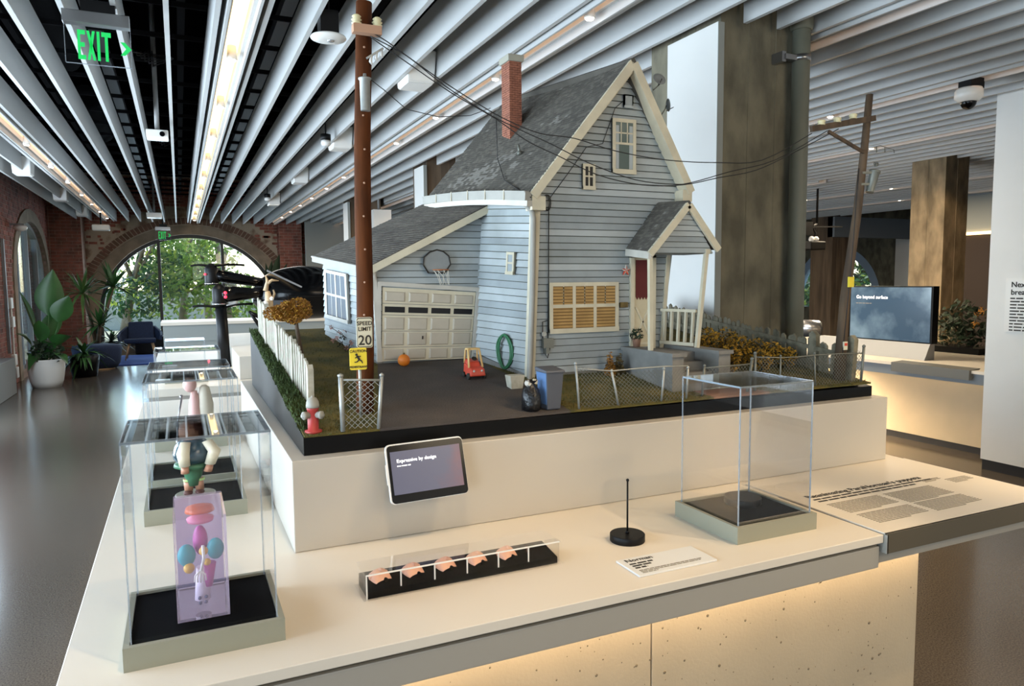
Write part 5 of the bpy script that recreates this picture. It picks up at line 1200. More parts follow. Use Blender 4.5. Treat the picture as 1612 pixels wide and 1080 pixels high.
# pumpkin
pp = gp_(635, 577); pp = Vector((pp.x, pp.y-0.01, gnd(0, pp.y-0.01)+0.003)); t = thing('pumpkin', 'orange pumpkin on the driveway before the garage door', 'pumpkin', pp)
rows = []
for i in range(11):
    th = PI*i/10; rows.append([pp+Vector((0.027*math.sin(th)*math.cos(a)*(1-0.07*abs(math.sin(a*5))), 0.027*math.sin(th)*math.sin(a)*(1-0.07*abs(math.sin(a*5))), 0.026-0.026*math.cos(th))) for a in [2*PI*j/30 for j in range(30)]])
MB().grid(rows, closed=True).build('body', 'pumpkin', t); MB().tube([pp+Vector((0, 0, 0.050)), pp+Vector((0.002, 0, 0.058))], [0.005, 0.0035], 6).build('stem', 'conifer_rust', t)
# toy car
cp = gp_(748, 597); cp.z = gnd(0, cp.y)+0.003
t = thing('toy_car', 'red and yellow ride-on toy car parked on the driveway by the house', 'toy car', cp)
b = MB(); M_ = lambda x, y, z: cp+Vector((x, y, z))
b.hexa([M_(-0.034, -0.034, 0.012), M_(0.034, -0.034, 0.012), M_(0.040, 0.06, 0.012), M_(-0.03, 0.06, 0.012)], [M_(-0.030, -0.030, 0.042), M_(0.030, -0.030, 0.042), M_(0.036, 0.06, 0.062), M_(-0.026, 0.06, 0.062)])
b.hexa([M_(-0.024, 0.0, 0.045), M_(0.028, 0.0, 0.045), M_(0.036, 0.06, 0.06), M_(-0.026, 0.06, 0.06)], [M_(-0.02, 0.012, 0.066), M_(0.024, 0.012, 0.066), M_(0.034, 0.06, 0.078), M_(-0.022, 0.06, 0.078)])
b.build('body', 'toy_red', t, bevel=0.006)
b = MB()
b.tube([M_(-0.027, -0.004, 0.045), M_(-0.021, 0.022, 0.118), M_(0.027, 0.022, 0.118), M_(0.032, -0.004, 0.045)], 0.0045, 8); b.tube([M_(-0.023, 0.058, 0.06), M_(-0.021, 0.05, 0.114), M_(0.029, 0.05, 0.114), M_(0.034, 0.058, 0.06)], 0.0045, 8); b.box(cp.x-0.021, cp.x+0.028, cp.y+0.02, cp.y+0.052, cp.z+0.114, cp.z+0.121)
b.build('roof_frame', 'toy_yellow', t)
for x in (-0.034, 0.034):
    for y in (-0.016, 0.042): MB().lathe([(0.013, 0), (0.013, 0.01)], M_(x-0.005, y, 0.0125), 14, (1, 0, 0)).build('wheel', 'ink', t)
for x in (-0.017, 0.017): MB().ball(M_(x, -0.033, 0.034), 0.005, 8, 6).build('headlight', 'trim_white', t)
MB().lathe([(0.011, 0), (0.011, 0.003)], M_(0.003, 0.016, 0.078), 12, (0, -0.6, 0.8)).build('steering_wheel', 'ink', t)
# planter with hose coil above
q0 = gp_(810, 612); q0.z = gnd(0, q0.y)+0.002
t = tag(MB().hexa([q0+Vector((x, y, 0)) for x, y in ((-0.022, -0.02), (0.026, -0.02), (0.026, 0.022), (-0.022, 0.022))], [q0+Vector((x, y, 0.052)) for x, y in ((-0.029, -0.026), (0.033, -0.026), (0.033, 0.028), (-0.029, 0.028))]).build('planter_box', 'picket_white', bevel=0.002), 'small pale tapered planter box below the green hose at the house corner', 'planter')
hc = Pl(0.80, 0.145)+Vector((-0.93, -0.36, 0))*0.016; t = thing('garden_hose', 'green coiled garden hose hanging on the siding above the pale planter', 'garden hose', hc)
du = Vector((0.36, -0.93, 0)); b = MB(); pts = []
for k in range(97):
    a = 2*PI*k/24; pts.append(hc+du*(0.033+0.0045*(k//24))*math.sin(a)+Vector((0, 0, 0.072*math.cos(a)*(0.95+0.02*(k//24))))+Vector((-0.93, -0.36, 0))*0.003*math.sin(k*0.7))
b.tube(pts, 0.0042, 6).build('coil', 'hose_green', t); MB().bar(hc+Vector((0, 0, 0.065)), hc+Vector((0.93, 0.36, 0))*0.02+Vector((0, 0, 0.065)), 0.01, 0.006).build('hook', 'galv_dark', t)
# trash bin and bag
q0 = Vector((1.170, 2.235, gnd(0, 2.235)+0.003)); t = thing('trash_bin', 'grey wheeled trash bin with a blue left side on the driveway edge', 'trash bin', q0)
MB().hexa([q0+Vector((x, y, 0.002)) for x, y in ((-0.026, -0.028), (0.026, -0.028), (0.026, 0.032), (-0.026, 0.032))], [q0+Vector((x, y, 0.132)) for x, y in ((-0.034, -0.038), (0.034, -0.038), (0.034, 0.042), (-0.034, 0.042))]).build('bin_body', 'bin_grey', t, bevel=0.003)
MB().hexa([q0+Vector((x, y, 0.132)) for x, y in ((-0.038, -0.043), (0.038, -0.043), (0.038, 0.046), (-0.038, 0.046))], [q0+Vector((x, y, z)) for x, y, z in ((-0.036, -0.041, 0.140), (0.036, -0.041, 0.140), (0.036, 0.044, 0.148), (-0.036, 0.044, 0.148))]).build('lid', 'bin_grey', t, bevel=0.002)
MB().hexa([q0+Vector((x, y, z)) for x, y, z in ((-0.0285, -0.026, 0.02), (-0.027, -0.026, 0.02), (-0.027, 0.03, 0.02), (-0.0285, 0.03, 0.02))], [q0+Vector((x, y, 0.131)) for x, y in ((-0.0352, -0.036), (-0.034, -0.036), (-0.034, 0.04), (-0.0352, 0.04))]).build('blue_side', 'bin_blue', t)
MB().tube([q0+Vector((-0.032, 0.047, 0.14)), q0+Vector((-0.03, 0.058, 0.142)), q0+Vector((0.03, 0.058, 0.142)), q0+Vector((0.032, 0.047, 0.14))], 0.003, 6).build('handle', 'bin_grey', t)
for x in (-0.03, 0.03): MB().lathe([(0.012, 0), (0.012, 0.008)], q0+Vector((x-0.004, 0.036, 0.0125)), 12, (1, 0, 0)).build('wheel', 'ink', t)
q1 = Vector((1.095, 2.235, gnd(0, 2.235)+0.001)); t = thing('trash_bag', 'black tied plastic trash bag leaning by the grey trash bin', 'trash bag', q1); rg = random.Random(41)
rows = []
for i, (r_, z) in enumerate(((0.020, 0), (0.033, 0.008), (0.036, 0.03), (0.034, 0.055), (0.027, 0.078), (0.012, 0.092), (0.010, 0.098), (0.020, 0.108))):
    rows.append([q1+Vector((r_*math.cos(a)*rg.uniform(0.88, 1.1), r_*math.sin(a)*rg.uniform(0.88, 1.1), z+rg.uniform(-0.003, 0.003)*(i > 0))) for a in [2*PI*j/22 for j in range(22)]])
MB().grid(rows, closed=True).quad(*rows[0]).build('bag', 'bag_black', t)
rows = [[q1+Vector((-0.013, -0.004, 0.088))+Vector((math.cos(a)*rr*rg.uniform(0.6, 1.2), math.sin(a)*rr*rg.uniform(0.6, 1.2), zz+rg.uniform(-0.002, 0.002))) for a in [2*PI*j/9 for j in range(9)]] for rr, zz in ((0.002, 0), (0.010, 0.004), (0.012, 0.011), (0.008, 0.019), (0.002, 0.022))]
MB().grid(rows, smooth=False, closed=True).build('crumpled_paper', 'trim_white', t)
MB().hexa([q1+Vector(v) for v in ((0.006, -0.006, 0.098), (0.020, -0.008, 0.094), (0.022, 0.004, 0.096), (0.008, 0.006, 0.100))], [q1+Vector(v) for v in ((0.008, -0.004, 0.112), (0.024, -0.006, 0.106), (0.026, 0.003, 0.110), (0.010, 0.006, 0.113))]).build('torn_carton', 'trim_cream', t)
# planting
def shrub(name, label, cat, blobs, n, size, mats, base, stems=3, group=None, seed=1, sp=0.01):
    t = thing(name, label, cat, base, group); rg = random.Random(seed)
    for k, m in enumerate(mats):
        leaf_cloud(MB(), blobs, n//len(mats), size, rg, 0.85).build('foliage', m, t, kind='stuff')
    b = MB()
    for k in range(stems):
        c = Vector(blobs[k % len(blobs)][0]); s = Vector(base)+Vector((rg.uniform(-sp, sp), rg.uniform(-sp, sp), 0)); b.tube([s, s.lerp(c, 0.5)+Vector((rg.uniform(-.004, .004), 0, 0)), c], [0.004, 0.003, 0.0015], 5)
    b.build('stems', 'bark', t); return t
tb = Vector((0.452, 3.05, gnd(0, 3.05))); tz = lambda px, py: gy(px, py, 3.05)
bl = [(tz(470, 484), 0.05), (tz(445, 492), 0.045), (tz(428, 494), 0.035), (tz(462, 496), 0.045), (tz(478, 492), 0.035), (tz(452, 482), 0.03)]
t = thing('orange_tree', 'little rust orange tree inside the white picket fence', 'tree', tb)
leaf_cloud(MB(), bl, 3200, 0.0058, random.Random(51), 0.8).build('foliage', 'bush_orange', t, kind='stuff'); leaf_cloud(MB(), bl, 900, 0.0055, random.Random(52), 0.8).build('foliage', 'bush_gold', t, kind='stuff')
MB().tube([tb, tz(467, 515), tz(466, 492)], [0.010, 0.008, 0.004], 7).tube([tz(467, 512), tz(445, 492)], [0.006, 0.003], 6).build('trunk', 'bark', t)
def pinkplant(px0, py0_, tips, label, seed):
    p0 = gp_(px0, py0_); t = thing('pink_flower_plant', label, 'plant', p0, 'pink flowers along the garage wall'); b = MB(); f = MB(); l = MB(); rg = random.Random(seed)
    for (px, py) in tips:
        q = gy(px, py, p0.y-0.02); b.tube([p0, p0.lerp(q, 0.5)+Vector((0.004, 0, 0.006)), q], 0.0016, 4); leaf_cloud(f, [(q, 0.011)], 16, 0.006, rg); leaf_cloud(l, [(p0.lerp(q, 0.55), 0.012)], 12, 0.006, rg)
    b.build('stems', 'bark', t); f.build('blossoms', 'blossom_pink', t, kind='stuff'); l.build('leaves', 'bush_dark', t, kind='stuff')
pinkplant(545, 553, [(530, 532), (524, 536), (545, 548), (552, 540)], 'low pink flowering plant at the garage wall, nearer the fence', 1)
pinkplant(556, 545, [(534, 524), (522, 516), (550, 528), (544, 520)], 'taller pink flowering plant at the garage wall below its window', 2)
def conifer(px, py, h, label, m):
    p0 = gp_(px, py); p0.y = 2.60; p0 = Vector((gy(px, py, 2.60).x, 2.60, gnd(0, 2.60))); t = thing('dwarf_conifer', label, 'shrub', p0, 'dwarf conifers below the front window')
    bl = [(p0+Vector((0, 0, h*f)), 0.026*(1.15-f)) for f in (0.15, 0.3, 0.5, 0.7, 0.85)]
    leaf_cloud(MB(), bl, 420, 0.0075, random.Random(int(px)), 1.2).build('foliage', m, t, kind='stuff'); MB().cyl(p0, p0+Vector((0, 0, h*0.8)), 0.003, 0.001, 5).build('trunk', 'bark', t)
conifer(960, 578, 0.115, 'golden brown dwarf conifer under the big front window', 'bush_orange'); conifer(975, 578, 0.105, 'darker rust dwarf conifer beside the porch wall', 'conifer_rust')
pp = Vector((1.782, 2.60, 1.3605)); t = thing('potted_plant', 'dark green potted plant on the porch by the front door', 'plant', pp)
MB().lathe([(0.014, 0), (0.019, 0.032), (0.020, 0.036)], pp, 12).build('pot', 'path_red', t); leaf_cloud(MB(), [(pp+Vector((0, 0, 0.052)), 0.028)], 170, 0.008, random.Random(61)).build('foliage', 'leaf_dark', t, kind='stuff')
gb = [((1113, 530), 2.62, 0.05), ((1142, 532), 2.70, 0.06), ((1165, 542), 2.62, 0.055), ((1192, 547), 2.60, 0.055), ((1215, 552), 2.56, 0.05), ((1240, 558), 2.50, 0.04), ((1150, 556), 2.50, 0.045), ((1200, 562), 2.46, 0.04)]
names = ['by the porch corner', 'behind the porch, tallest', 'left of centre in the hedge', 'at the centre of the hedge', 'right of centre in the hedge', 'at the low right end of the hedge', 'in front near the porch wall', 'in front by the low fence']
for k, ((px, py), y, r) in enumerate(gb):
    c = gy(px, py, y); base = Vector((c.x, y, gnd(0, y)))
    t = shrub('gold_bush', 'gold flowering bush '+names[k], 'shrub', [(c, r), (c+Vector((0.03, 0.01, -0.015)), r*0.8), (c+Vector((-0.03, 0.0, -0.02)), r*0.8), (base+Vector((0, 0, 0.04)), r*0.9)], 900, 0.0075, ['bush_gold', 'bush_gold', 'bush_dark'], base, 4, 'gold bushes along the right picket fence', 70+k)
# ------------------------------------------------------------------ things on and under the ceiling
def exit_sign(name, xl, xr, y, zt, zb, label, arrow=True):
    t = thing(name, label, 'exit sign', ((xl+xr)/2, y, zt), 'edge-lit exit signs'); w = xr-xl; h = zt-zb
    MB().box(xl, xr, y-0.03, y+0.03, zt-h*0.24, zt).build('housing', 'steel', t, bevel=0.003)
    MB().box(xl+w*0.02, xr, y-0.004, y+0.004, zb, zt-h*0.24).build('glass_plate', 'acrylic', t)
    MB().box(xl+w*0.02, xr, y-0.004, y+0.004, zb-0.003, zb).box(xl+w*0.012, xl+w*0.022, y-0.004, y+0.004, zb, zt-h*0.24).box(xr-w*0.005, xr+w*0.005, y-0.004, y+0.004, zb, zt-h*0.24).build('plate_edge', 'acrylic_rim', t)
    lx, lw, lz, lh = xl+w*0.205, w*0.115, zb+h*0.075, h*0.57
    def letter(px_, polys):
        b = MB()
        for q in polys: b.prism([(px_+lw*u, y-0.007, lz+lh*v) for u, v in q], (0, 0.002, 0))
        b.build('letter', 'exit_green', t)
    letter(lx, [[(0, 0), (0.36, 0), (0.36, 1), (0, 1)], [(0.36, 0), (1, 0), (1, 0.15), (0.36, 0.15)], [(0.36, 0.43), (0.9, 0.43), (0.9, 0.58), (0.36, 0.58)], [(0.36, 0.85), (1, 0.85), (1, 1), (0.36, 1)]])
    letter(lx+w*0.135, [[(0, 0), (0.36, 0), (1.1, 1), (0.74, 1)], [(0.74, 0), (1.1, 0), (0.36, 1), (0, 1)]])
    letter(lx+w*0.285, [[(0, 0), (0.38, 0), (0.38, 1), (0, 1)]])
    letter(lx+w*0.355, [[(0.42, 0), (0.82, 0), (0.82, 0.84), (0.42, 0.84)], [(0, 0.84), (1.24, 0.84), (1.24, 1), (0, 1)]])
    a = Vector((xr-w*0.075, y-0.007, zb+h*0.36)); s = h*0.10
    MB().prism([a+Vector((-s, 0, s*1.3)), a+Vector((-s*0.2, 0, s*1.3)), a+Vector((s, 0, 0)), a+Vector((-s*0.2, 0, -s*1.3)), a+Vector((-s, 0, -s*1.3)), a+Vector((0.0, 0, 0))], (0, 0.002, 0)).build('arrow', 'exit_green', t)
    MB().box((xl+xr)/2-0.07, (xl+xr)/2+0.09, y-0.025, y+0.025, zt, zt+0.06).cyl(((xl+xr)/2, y, zt+0.05), ((xl+xr)/2, y, 4.29), 0.012).build('ceiling_mount', 'black_satin', t)
exit_sign('exit_sign', -0.492, -0.180, 4.5, 3.075, 2.812, 'large near green EXIT sign hanging among the slats')
a = gy(244, 357, 18.0); b_ = gy(269, 378, 18.0)
exit_sign('exit_sign', a.x, b_.x, 18.0, a.z, b_.z, 'small far green EXIT sign before the arched window')
c = gz(517, 60, 3.02); t = thing('ceiling_disc', 'round white ceiling disc with a small lens, left of the tall pole', 'sensor', c)
MB().lathe([(0.04, 0.012), (0.095, 0.008), (0.10, 0.0), (0.095, -0.006), (0.03, -0.012), (0.001, -0.012)], c, 30).build('disc', 'white_gloss', t)
MB().lathe([(0.022, 0), (0.018, -0.008), (0.001, -0.01)], c+Vector((0.012, 0, -0.011)), 14).build('lens', 'silver', t); MB().box(c.x-0.05, c.x+0.05, c.y-0.05, c.y+0.05, c.z+0.012, c.z+0.14).cyl(c+Vector((0, 0, 0.14)), (c.x, c.y, 4.29), 0.01).build('mount', 'black_satin', t)
def wedge(x, y, label):
    t = thing('ceiling_speaker', label, 'speaker', (x, y, 3.1), 'white wedge boxes between the slats')
    MB().hexa([(x-0.10, y-0.13, 3.08), (x+0.10, y-0.13, 3.08), (x+0.10, y+0.13, 3.08), (x-0.10, y+0.13, 3.08)], [(x-0.11, y-0.17, 3.30), (x+0.11, y-0.17, 3.30), (x+0.11, y+0.17, 3.30), (x-0.11, y+0.17, 3.30)]).build('box', 'white_gloss', t, bevel=0.01)
    MB().box(x-0.09, x+0.09, y-0.115, y+0.115, 3.074, 3.08).build('grille', 'white_paint', t)
for x, y, l in ((1.645, 5.25, 'nearest white wedge speaker box between slats, right of the tall pole'), (1.645, 8.0, 'second white wedge speaker box behind the tall pole'), (1.645, 10.9, 'third white wedge speaker box along the same slats'), (1.645, 14.1, 'farthest white wedge speaker box toward the arched window'),
                (-1.775, 11.3, 'nearest white wedge speaker box on the brick wall side'), (-1.775, 14.6, 'middle white wedge speaker box on the brick wall side'), (-1.775, 17.6, 'farthest white wedge speaker box on the brick wall side')): wedge(x, y, l)
for x, y, l in ((1.40, 7.5, 'nearer black and white smoke sensor between slats'), (1.40, 12.8, 'farther black and white smoke sensor between slats')):
    t = thing('smoke_sensor', l, 'sensor', (x, y, 3.1)); MB().cyl((x, y, 3.07), (x, y, 3.13), 0.05, n=14).build('black_base', 'black_satin', t); MB().lathe([(0.045, 0.0), (0.05, -0.03), (0.04, -0.05), (0.001, -0.055)], (x, y, 3.07), 14).build('white_cap', 'white_gloss', t)
    MB().cyl((x, y, 3.13), (x, y, 4.29), 0.008, n=6).build('rod', 'black_satin', t)
c = gy(248, 214, 7.4); t = thing('projector', 'small white projector hung below the dark ceiling', 'projector', c)
MB().box(c.x-0.09, c.x+0.09, 7.3, 7.5, c.z-0.03, c.z+0.04).build('body', 'white_gloss', t, bevel=0.008); MB().cyl((c.x, 7.4, c.z+0.04), (c.x, 7.4, 4.29), 0.02).build('pole', 'frame_grey', t); MB().lathe([(0.022, 0), (0.022, 0.02)], (c.x+0.04, 7.3, c.z), 12, (0, -1, 0)).build('lens', 'black_gloss', t)
c = gy(243, 341, 16.5); t = thing('projector', 'far white projector above the small exit sign', 'projector', c)
MB().box(c.x-0.14, c.x+0.14, 16.35, 16.65, c.z-0.03, c.z+0.07).build('body', 'white_gloss', t, bevel=0.01); MB().cyl((c.x, 16.5, c.z+0.07), (c.x, 16.5, 4.29), 0.02).build('pole', 'frame_grey', t)
c = gy(159, 357, 17.2); t = thing('wall_speaker', 'small white box lamp below the slats by the brick corner', 'lamp', c); MB().box(c.x-0.16, c.x+0.16, 17.1, 17.3, c.z-0.08, c.z+0.04).build('body', 'white_gloss', t, bevel=0.02); MB().cyl((c.x, 17.2, c.z+0.04), (c.x, 17.2, 4.29), 0.015).build('rod', 'black_satin', t)
c = gz(1525, 150, 3.0); t = thing('dome_camera', 'white dome security camera with a dark eye under the slats', 'camera', c)
MB().lathe([(0.085, 0.05), (0.095, 0.03), (0.095, -0.02), (0.07, -0.045), (0.055, -0.05)], c, 26).build('housing', 'white_gloss', t); MB().ball(c+Vector((0, 0, -0.05)), 0.055, 16, 10).build('dome', 'black_gloss', t); MB().box(c.x-0.05, c.x+0.1, c.y-0.05, c.y+0.05, c.z+0.05, c.z+0.125).build('bracket', 'black_satin', t)
c = gy(588, 350, 12.9); t = thing('wall_box', 'plain white square box mounted on the far column beyond the garage roof', 'box', c); MB().box(c.x-0.02, c.x+0.30, 12.8, 13.0, c.z-0.24, c.z+0.22).build('box', 'white_paint', t); MB().cyl((c.x+0.1, 12.9, c.z+0.22), (c.x+0.1, 12.9, 4.29), 0.02).build('hanger', 'frame_grey', t)

# ------------------------------------------------------------------ far lounge: planters, chairs, rug
tag(MB().box(-1.75, -0.35, 16.6, 18.8, 0.0005, 0.02).build('rug', 'rug_blue'), 'royal blue rug under the lounge chair before the far window', 'rug')
pc = Vector((-2.02, 13.75, 0)); t = thing('potted_bird_of_paradise', 'broad leaved plant in a white round planter by the brick wall', 'plant', pc)
MB().lathe([(0.20, 0), (0.235, 0.1), (0.265, 0.3), (0.27, 0.44), (0.275, 0.46), (0.255, 0.46), (0.25, 0.40)], pc, 30).build('planter', 'pot_white', t); MB().lathe([(0.25, 0), (0.1, 0.02)], pc+Vector((0, 0, 0.39)), 20).build('soil', 'soil', t)
def paddle(base, tip, width, droop, par, m, stem=0.45, roll=0.0, nm='leaf'):
    base, tip = Vector(base), Vector(tip); d = tip-base; sd = d.cross(Vector((0, 0, 1)));
    if sd.length < 1e-3: sd = Vector((1, 0, 0))
    sd.normalize(); sd = sd*math.cos(roll)+sd.cross(d.normalized())*math.sin(roll); up = sd.cross(d.normalized())
    C = lambda s: base+d*s+Vector((0, 0, -droop*max(0, s-stem)**2*4))
    MB().tube([C(0), C(stem*0.5), C(stem)], [0.012, 0.010, 0.007], 5).build('stem', m, par)
    rows = []
    for i in range(9):
        s = stem+(1-stem)*i/8; w = width*math.sin(PI*min(1, (i/8)**0.75*0.97+0.02))
        rows.append([C(s)-sd*w/2+up*w*0.18, C(s)-sd*w*0.22+up*w*0.03, C(s), C(s)+sd*w*0.22+up*w*0.03, C(s)+sd*w/2+up*w*0.18])
    MB().grid(rows).build(nm, m, par)
tp_ = lambda px, py, y: gy(px, py, y)
b0 = pc+Vector((0, 0, 0.42))
for (px, py, y, w, dr, rl_, st) in ((83, 424, 13.7, 0.42, 0.0, 1.2, 0.5), (108, 458, 13.6, 0.34, 0.1, 0.9, 0.55), (30, 458, 13.55, 0.30, 0.0, 0.6, 0.45), (96, 470, 13.9, 0.34, 0.1, 1.3, 0.35), (22, 505, 13.6, 0.22, 0.15, 0.2, 0.4), (60, 490, 13.4, 0.26, 0.1, 0.5, 0.4), (112, 505, 13.5, 0.28, 0.15, 0.4, 0.35), (42, 545, 13.4, 0.2, 0.2, 0.1, 0.3), (105, 545, 13.4, 0.22, 0.15, 0.2, 0.3), (75, 520, 13.45, 0.24, 0.1, 0.8, 0.3), (88, 540, 13.4, 0.22, 0.1, 0.5, 0.3), (58, 535, 13.5, 0.2, 0.1, 0.3, 0.3)):
    paddle(b0+Vector((random.uniform(-.05, .05), random.uniform(-.05, .05), 0)), tp_(px, py, y), w, dr, t, 'leaf_deep', st, rl_)
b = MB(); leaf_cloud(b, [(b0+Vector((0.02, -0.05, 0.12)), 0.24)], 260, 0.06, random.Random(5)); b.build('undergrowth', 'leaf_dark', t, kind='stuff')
def rosette(c, n, L, t, m, seed, droop=0.5, w=0.035):
    rg = random.Random(seed); c = Vector(c)
    for _ in range(n):
        a = rg.uniform(0, 2*PI); e = rg.uniform(-0.3, 1.3); d = Vector((math.cos(a)*math.cos(e), math.sin(a)*math.cos(e), math.sin(e))); l = L*rg.uniform(0.7, 1.1); sd = d.cross(Vector((0, 0, 1))).normalized() if abs(d.z) < 0.98 else Vector((1, 0, 0))
        rows = []
        for i in range(6):
            s = i/5; p = c+d*l*s+Vector((0, 0, -droop*l*s*s*(1-0.5*d.z))); ww = w*(0.6+0.8*s if s < 0.4 else 1.15*(1-s)/0.62+0.03); rows.append([p-sd*ww/2, p+Vector((0, 0, -ww*0.2)), p+sd*ww/2])
        MB().grid(rows).build('leaf', m, t)
pc = Vector((-1.62, 16.9, 0)); t = thing('tall_dracaena', 'tall spiky leaved dracaena with two heads before the far brick corner', 'plant', pc)
MB().lathe([(0.2, 0), (0.26, 0.2), (0.27, 0.42), (0.25, 0.42)], pc, 24).build('planter', 'black_satin', t)
h1, h2, h3 = gy(130, 462, 16.6), gy(178, 452, 17.0), gy(157, 512, 16.7)
for h_ in (h1, h2, h3): MB().tube([pc+Vector((0.03, 0, 0.4)), pc.lerp(h_, 0.5)+Vector((0.03, 0, 0.25)), h_], [0.04, 0.035, 0.03], 7).build('trunk', 'bark', t)
rosette(h1, 34, 0.75, t, 'leaf_yucca', 1, 0.55, 0.06); rosette(h2, 38, 0.75, t, 'leaf_deep', 2, 0.45, 0.065); rosette(h3, 26, 0.6, t, 'leaf_deep', 3, 0.4, 0.06)
pc = Vector((-1.62, 15.0, 0)); t = thing('low_potted_fern', 'low dark leafy plant in a black pot beside the white planter', 'plant', pc)
MB().lathe([(0.2, 0), (0.24, 0.25), (0.25, 0.38), (0.22, 0.38)], pc, 20).build('pot', 'black_satin', t); rosette(pc+Vector((0, 0, 0.42)), 36, 0.5, t, 'leaf_deep', 6, 0.7, 0.07)
pc = Vector((-1.45, 18.5, 0)); t = thing('low_potted_fern', 'low leafy plant at the foot of the far window', 'plant', pc)
MB().lathe([(0.18, 0), (0.22, 0.2), (0.22, 0.35)], pc, 16).build('pot', 'black_satin', t); rosette(pc+Vector((0, 0, 0.38)), 26, 0.5, t, 'leaf_dark', 8, 0.5, 0.07)
def lounge(name, c, label, legs=True, s=1.0):
    c = Vector(c); t = thing(name, label, 'chair', c); q = lambda x, y, z: c+Vector((x*s, y*s, z*s))
    MB().hexa([q(-0.30, -0.30, 0.36), q(0.30, -0.30, 0.36), q(0.27, 0.28, 0.33), q(-0.27, 0.28, 0.33)], [q(-0.32, -0.33, 0.46), q(0.32, -0.33, 0.46), q(0.28, 0.28, 0.44), q(-0.28, 0.28, 0.44)]).build('seat', 'navy_cloth', t, bevel=0.03)
    MB().hexa([q(-0.27, 0.20, 0.40), q(0.27, 0.20, 0.40), q(0.27, 0.32, 0.40), q(-0.27, 0.32, 0.40)], [q(-0.25, 0.30, 0.80), q(0.25, 0.30, 0.80), q(0.23, 0.38, 0.80), q(-0.23, 0.38, 0.80)]).build('backrest', 'navy_cloth', t, bevel=0.03)
    for sx in (-1, 1):
        b = MB(); pts = [q(sx*0.26, 0.32, 0.40), q(sx*0.36, 0.05, 0.40), q(sx*0.38, -0.28, 0.42)]
        b.hexa([pts[0], pts[1], pts[1]+Vector((sx*0.05, 0, 0)), pts[0]+Vector((sx*0.04, 0.02, 0))], [q(sx*0.25, 0.33, 0.70), q(sx*0.38, 0.05, 0.58), q(sx*0.43, 0.05, 0.58), q(sx*0.29, 0.35, 0.70)])
        b.hexa([pts[1], pts[2], pts[2]+Vector((sx*0.04, 0, 0)), pts[1]+Vector((sx*0.05, 0, 0))], [q(sx*0.38, 0.05, 0.58), q(sx*0.40, -0.28, 0.52), q(sx*0.44, -0.28, 0.52), q(sx*0.43, 0.05, 0.58)]); b.build('armrest', 'navy_cloth', t)
        for y in (-0.22, 0.20): MB().tube([q(sx*0.22, y, 0.36), q(sx*0.30, y*1.25, 0)], [0.022, 0.014], 8).build('leg', 'wood_leg', t)
    return t
c_ = gz(222, 564, 0.02); lounge('lounge_chair', (c_.x+0.02, c_.y-0.1, 0.02), 'navy blue lounge chair with wooden legs on the blue rug', s=1.0)
c_ = gz(152, 583, 0); t = thing('pouf_seat', 'low dark navy upholstered pouf seat beside the plants', 'seat', (c_.x, c_.y+0.3, 0))
MB().lathe([(0.34, 0.02), (0.40, 0.12), (0.44, 0.40), (0.42, 0.46), (0.3, 0.48), (0.001, 0.48)], (c_.x, c_.y+0.3, 0), 26, sq=(1.0, 0.8)).build('cushion', 'navy_cloth', t); MB().lathe([(0.3, 0), (0.3, 0.02)], (c_.x, c_.y+0.3, 0), 20).build('foot_ring', 'wood_leg', t)
MB_ = MB().box(-1.0, -0.3, 18.95, 19.5, 0.02, 0.42); tag(MB_.build('low_cabinet', 'black_satin', bevel=0.01), 'low black cabinet below the far window behind the lounge chair', 'cabinet')
# white counters beyond the table
t = thing('white_counter', 'long low white counter before the far window', 'counter', (0.7, 13.2, 0)); a = gy(256, 508, 13.0); 
MB().box(a.x, 2.6, 13.0, 13.9, 0, a.z-0.05).build('body', 'panel_grey', t); MB().box(a.x-0.03, 2.63, 12.96, 13.94, a.z-0.05, a.z).build('top', 'table_white', t); MB().box(a.x+0.02, 2.6, 12.985, 13.0, a.z-0.32, a.z-0.28).build('front_strip', 'panel_grey', t)  # raised strip across the counter front, same grey as the body
t = thing('display_table', 'second white display table behind the first, under the black multirotor', 'table', (0.9, 7.6, 0))
MB().box(X0, 2.6, 6.0, 9.6, 0.80, 0.86).build('tabletop', 'table_white', t, bevel=0.002); MB().box(X0+0.01, 2.58, 6.01, 9.58, 0.755, 0.80).build('fascia', 'table_band', t); MB().box(0.0, 2.3, 6.3, 9.3, 0, 0.755).build('plinth', 'plinth_stone', t)
t = tag(MB().box(0.42, 2.5, 6.3, 9.3, 0.8605, 1.05).build('white_riser', 'tier_white', bevel=0.003), 'low white riser on the second table beyond the model house', 'plinth')
case('display_case', -0.138, 0.180, 6.3, 6.61, 0.86, 0.905, 1.20, 'low empty clear case on the second table', 'clear display cases on grey bases')
# ------------------------------------------------------------------ black multirotor
y = 7.34; t = thing('multirotor_aircraft', 'glossy black multirotor aircraft model with red lamps on a black post', 'aircraft', (0.35, y, 0.86))
MB().cyl((0.362, y, 0.861), (0.345, y, 1.48), 0.055, 0.05, 16).build('post', 'black_satin', t); MB().lathe([(0.056, 0), (0.056, 0.012)], (0.362, y, 0.861), 24).build('post_foot', 'black_satin', t)
P_ = lambda px, py, yy=y: gy(px, py, yy)
rows = []
for i in range(15):      # fuselage shell along x
    s = i/14; cxx = 0.66+1.1*s; cz = 1.515+0.02*math.sin(s*PI); r_ = 0.36*math.sin(PI*min(0.98, 0.05+0.72*s**0.65))**0.8
    rows.append([Vector((cxx, y+0.35+0.62*r_*math.cos(a)*1.6, cz+r_*0.80*math.sin(a)*(1.0 if math.sin(a) > 0 else 0.9))) for a in [2*PI*j/28 for j in range(28)]])
MB().grid(rows, closed=True).quad(*rows[0]).quad(*rows[-1]).build('fuselage', 'black_gloss', t)
mat('window_tint', '#3a4048', 0.08, coat=1.0)
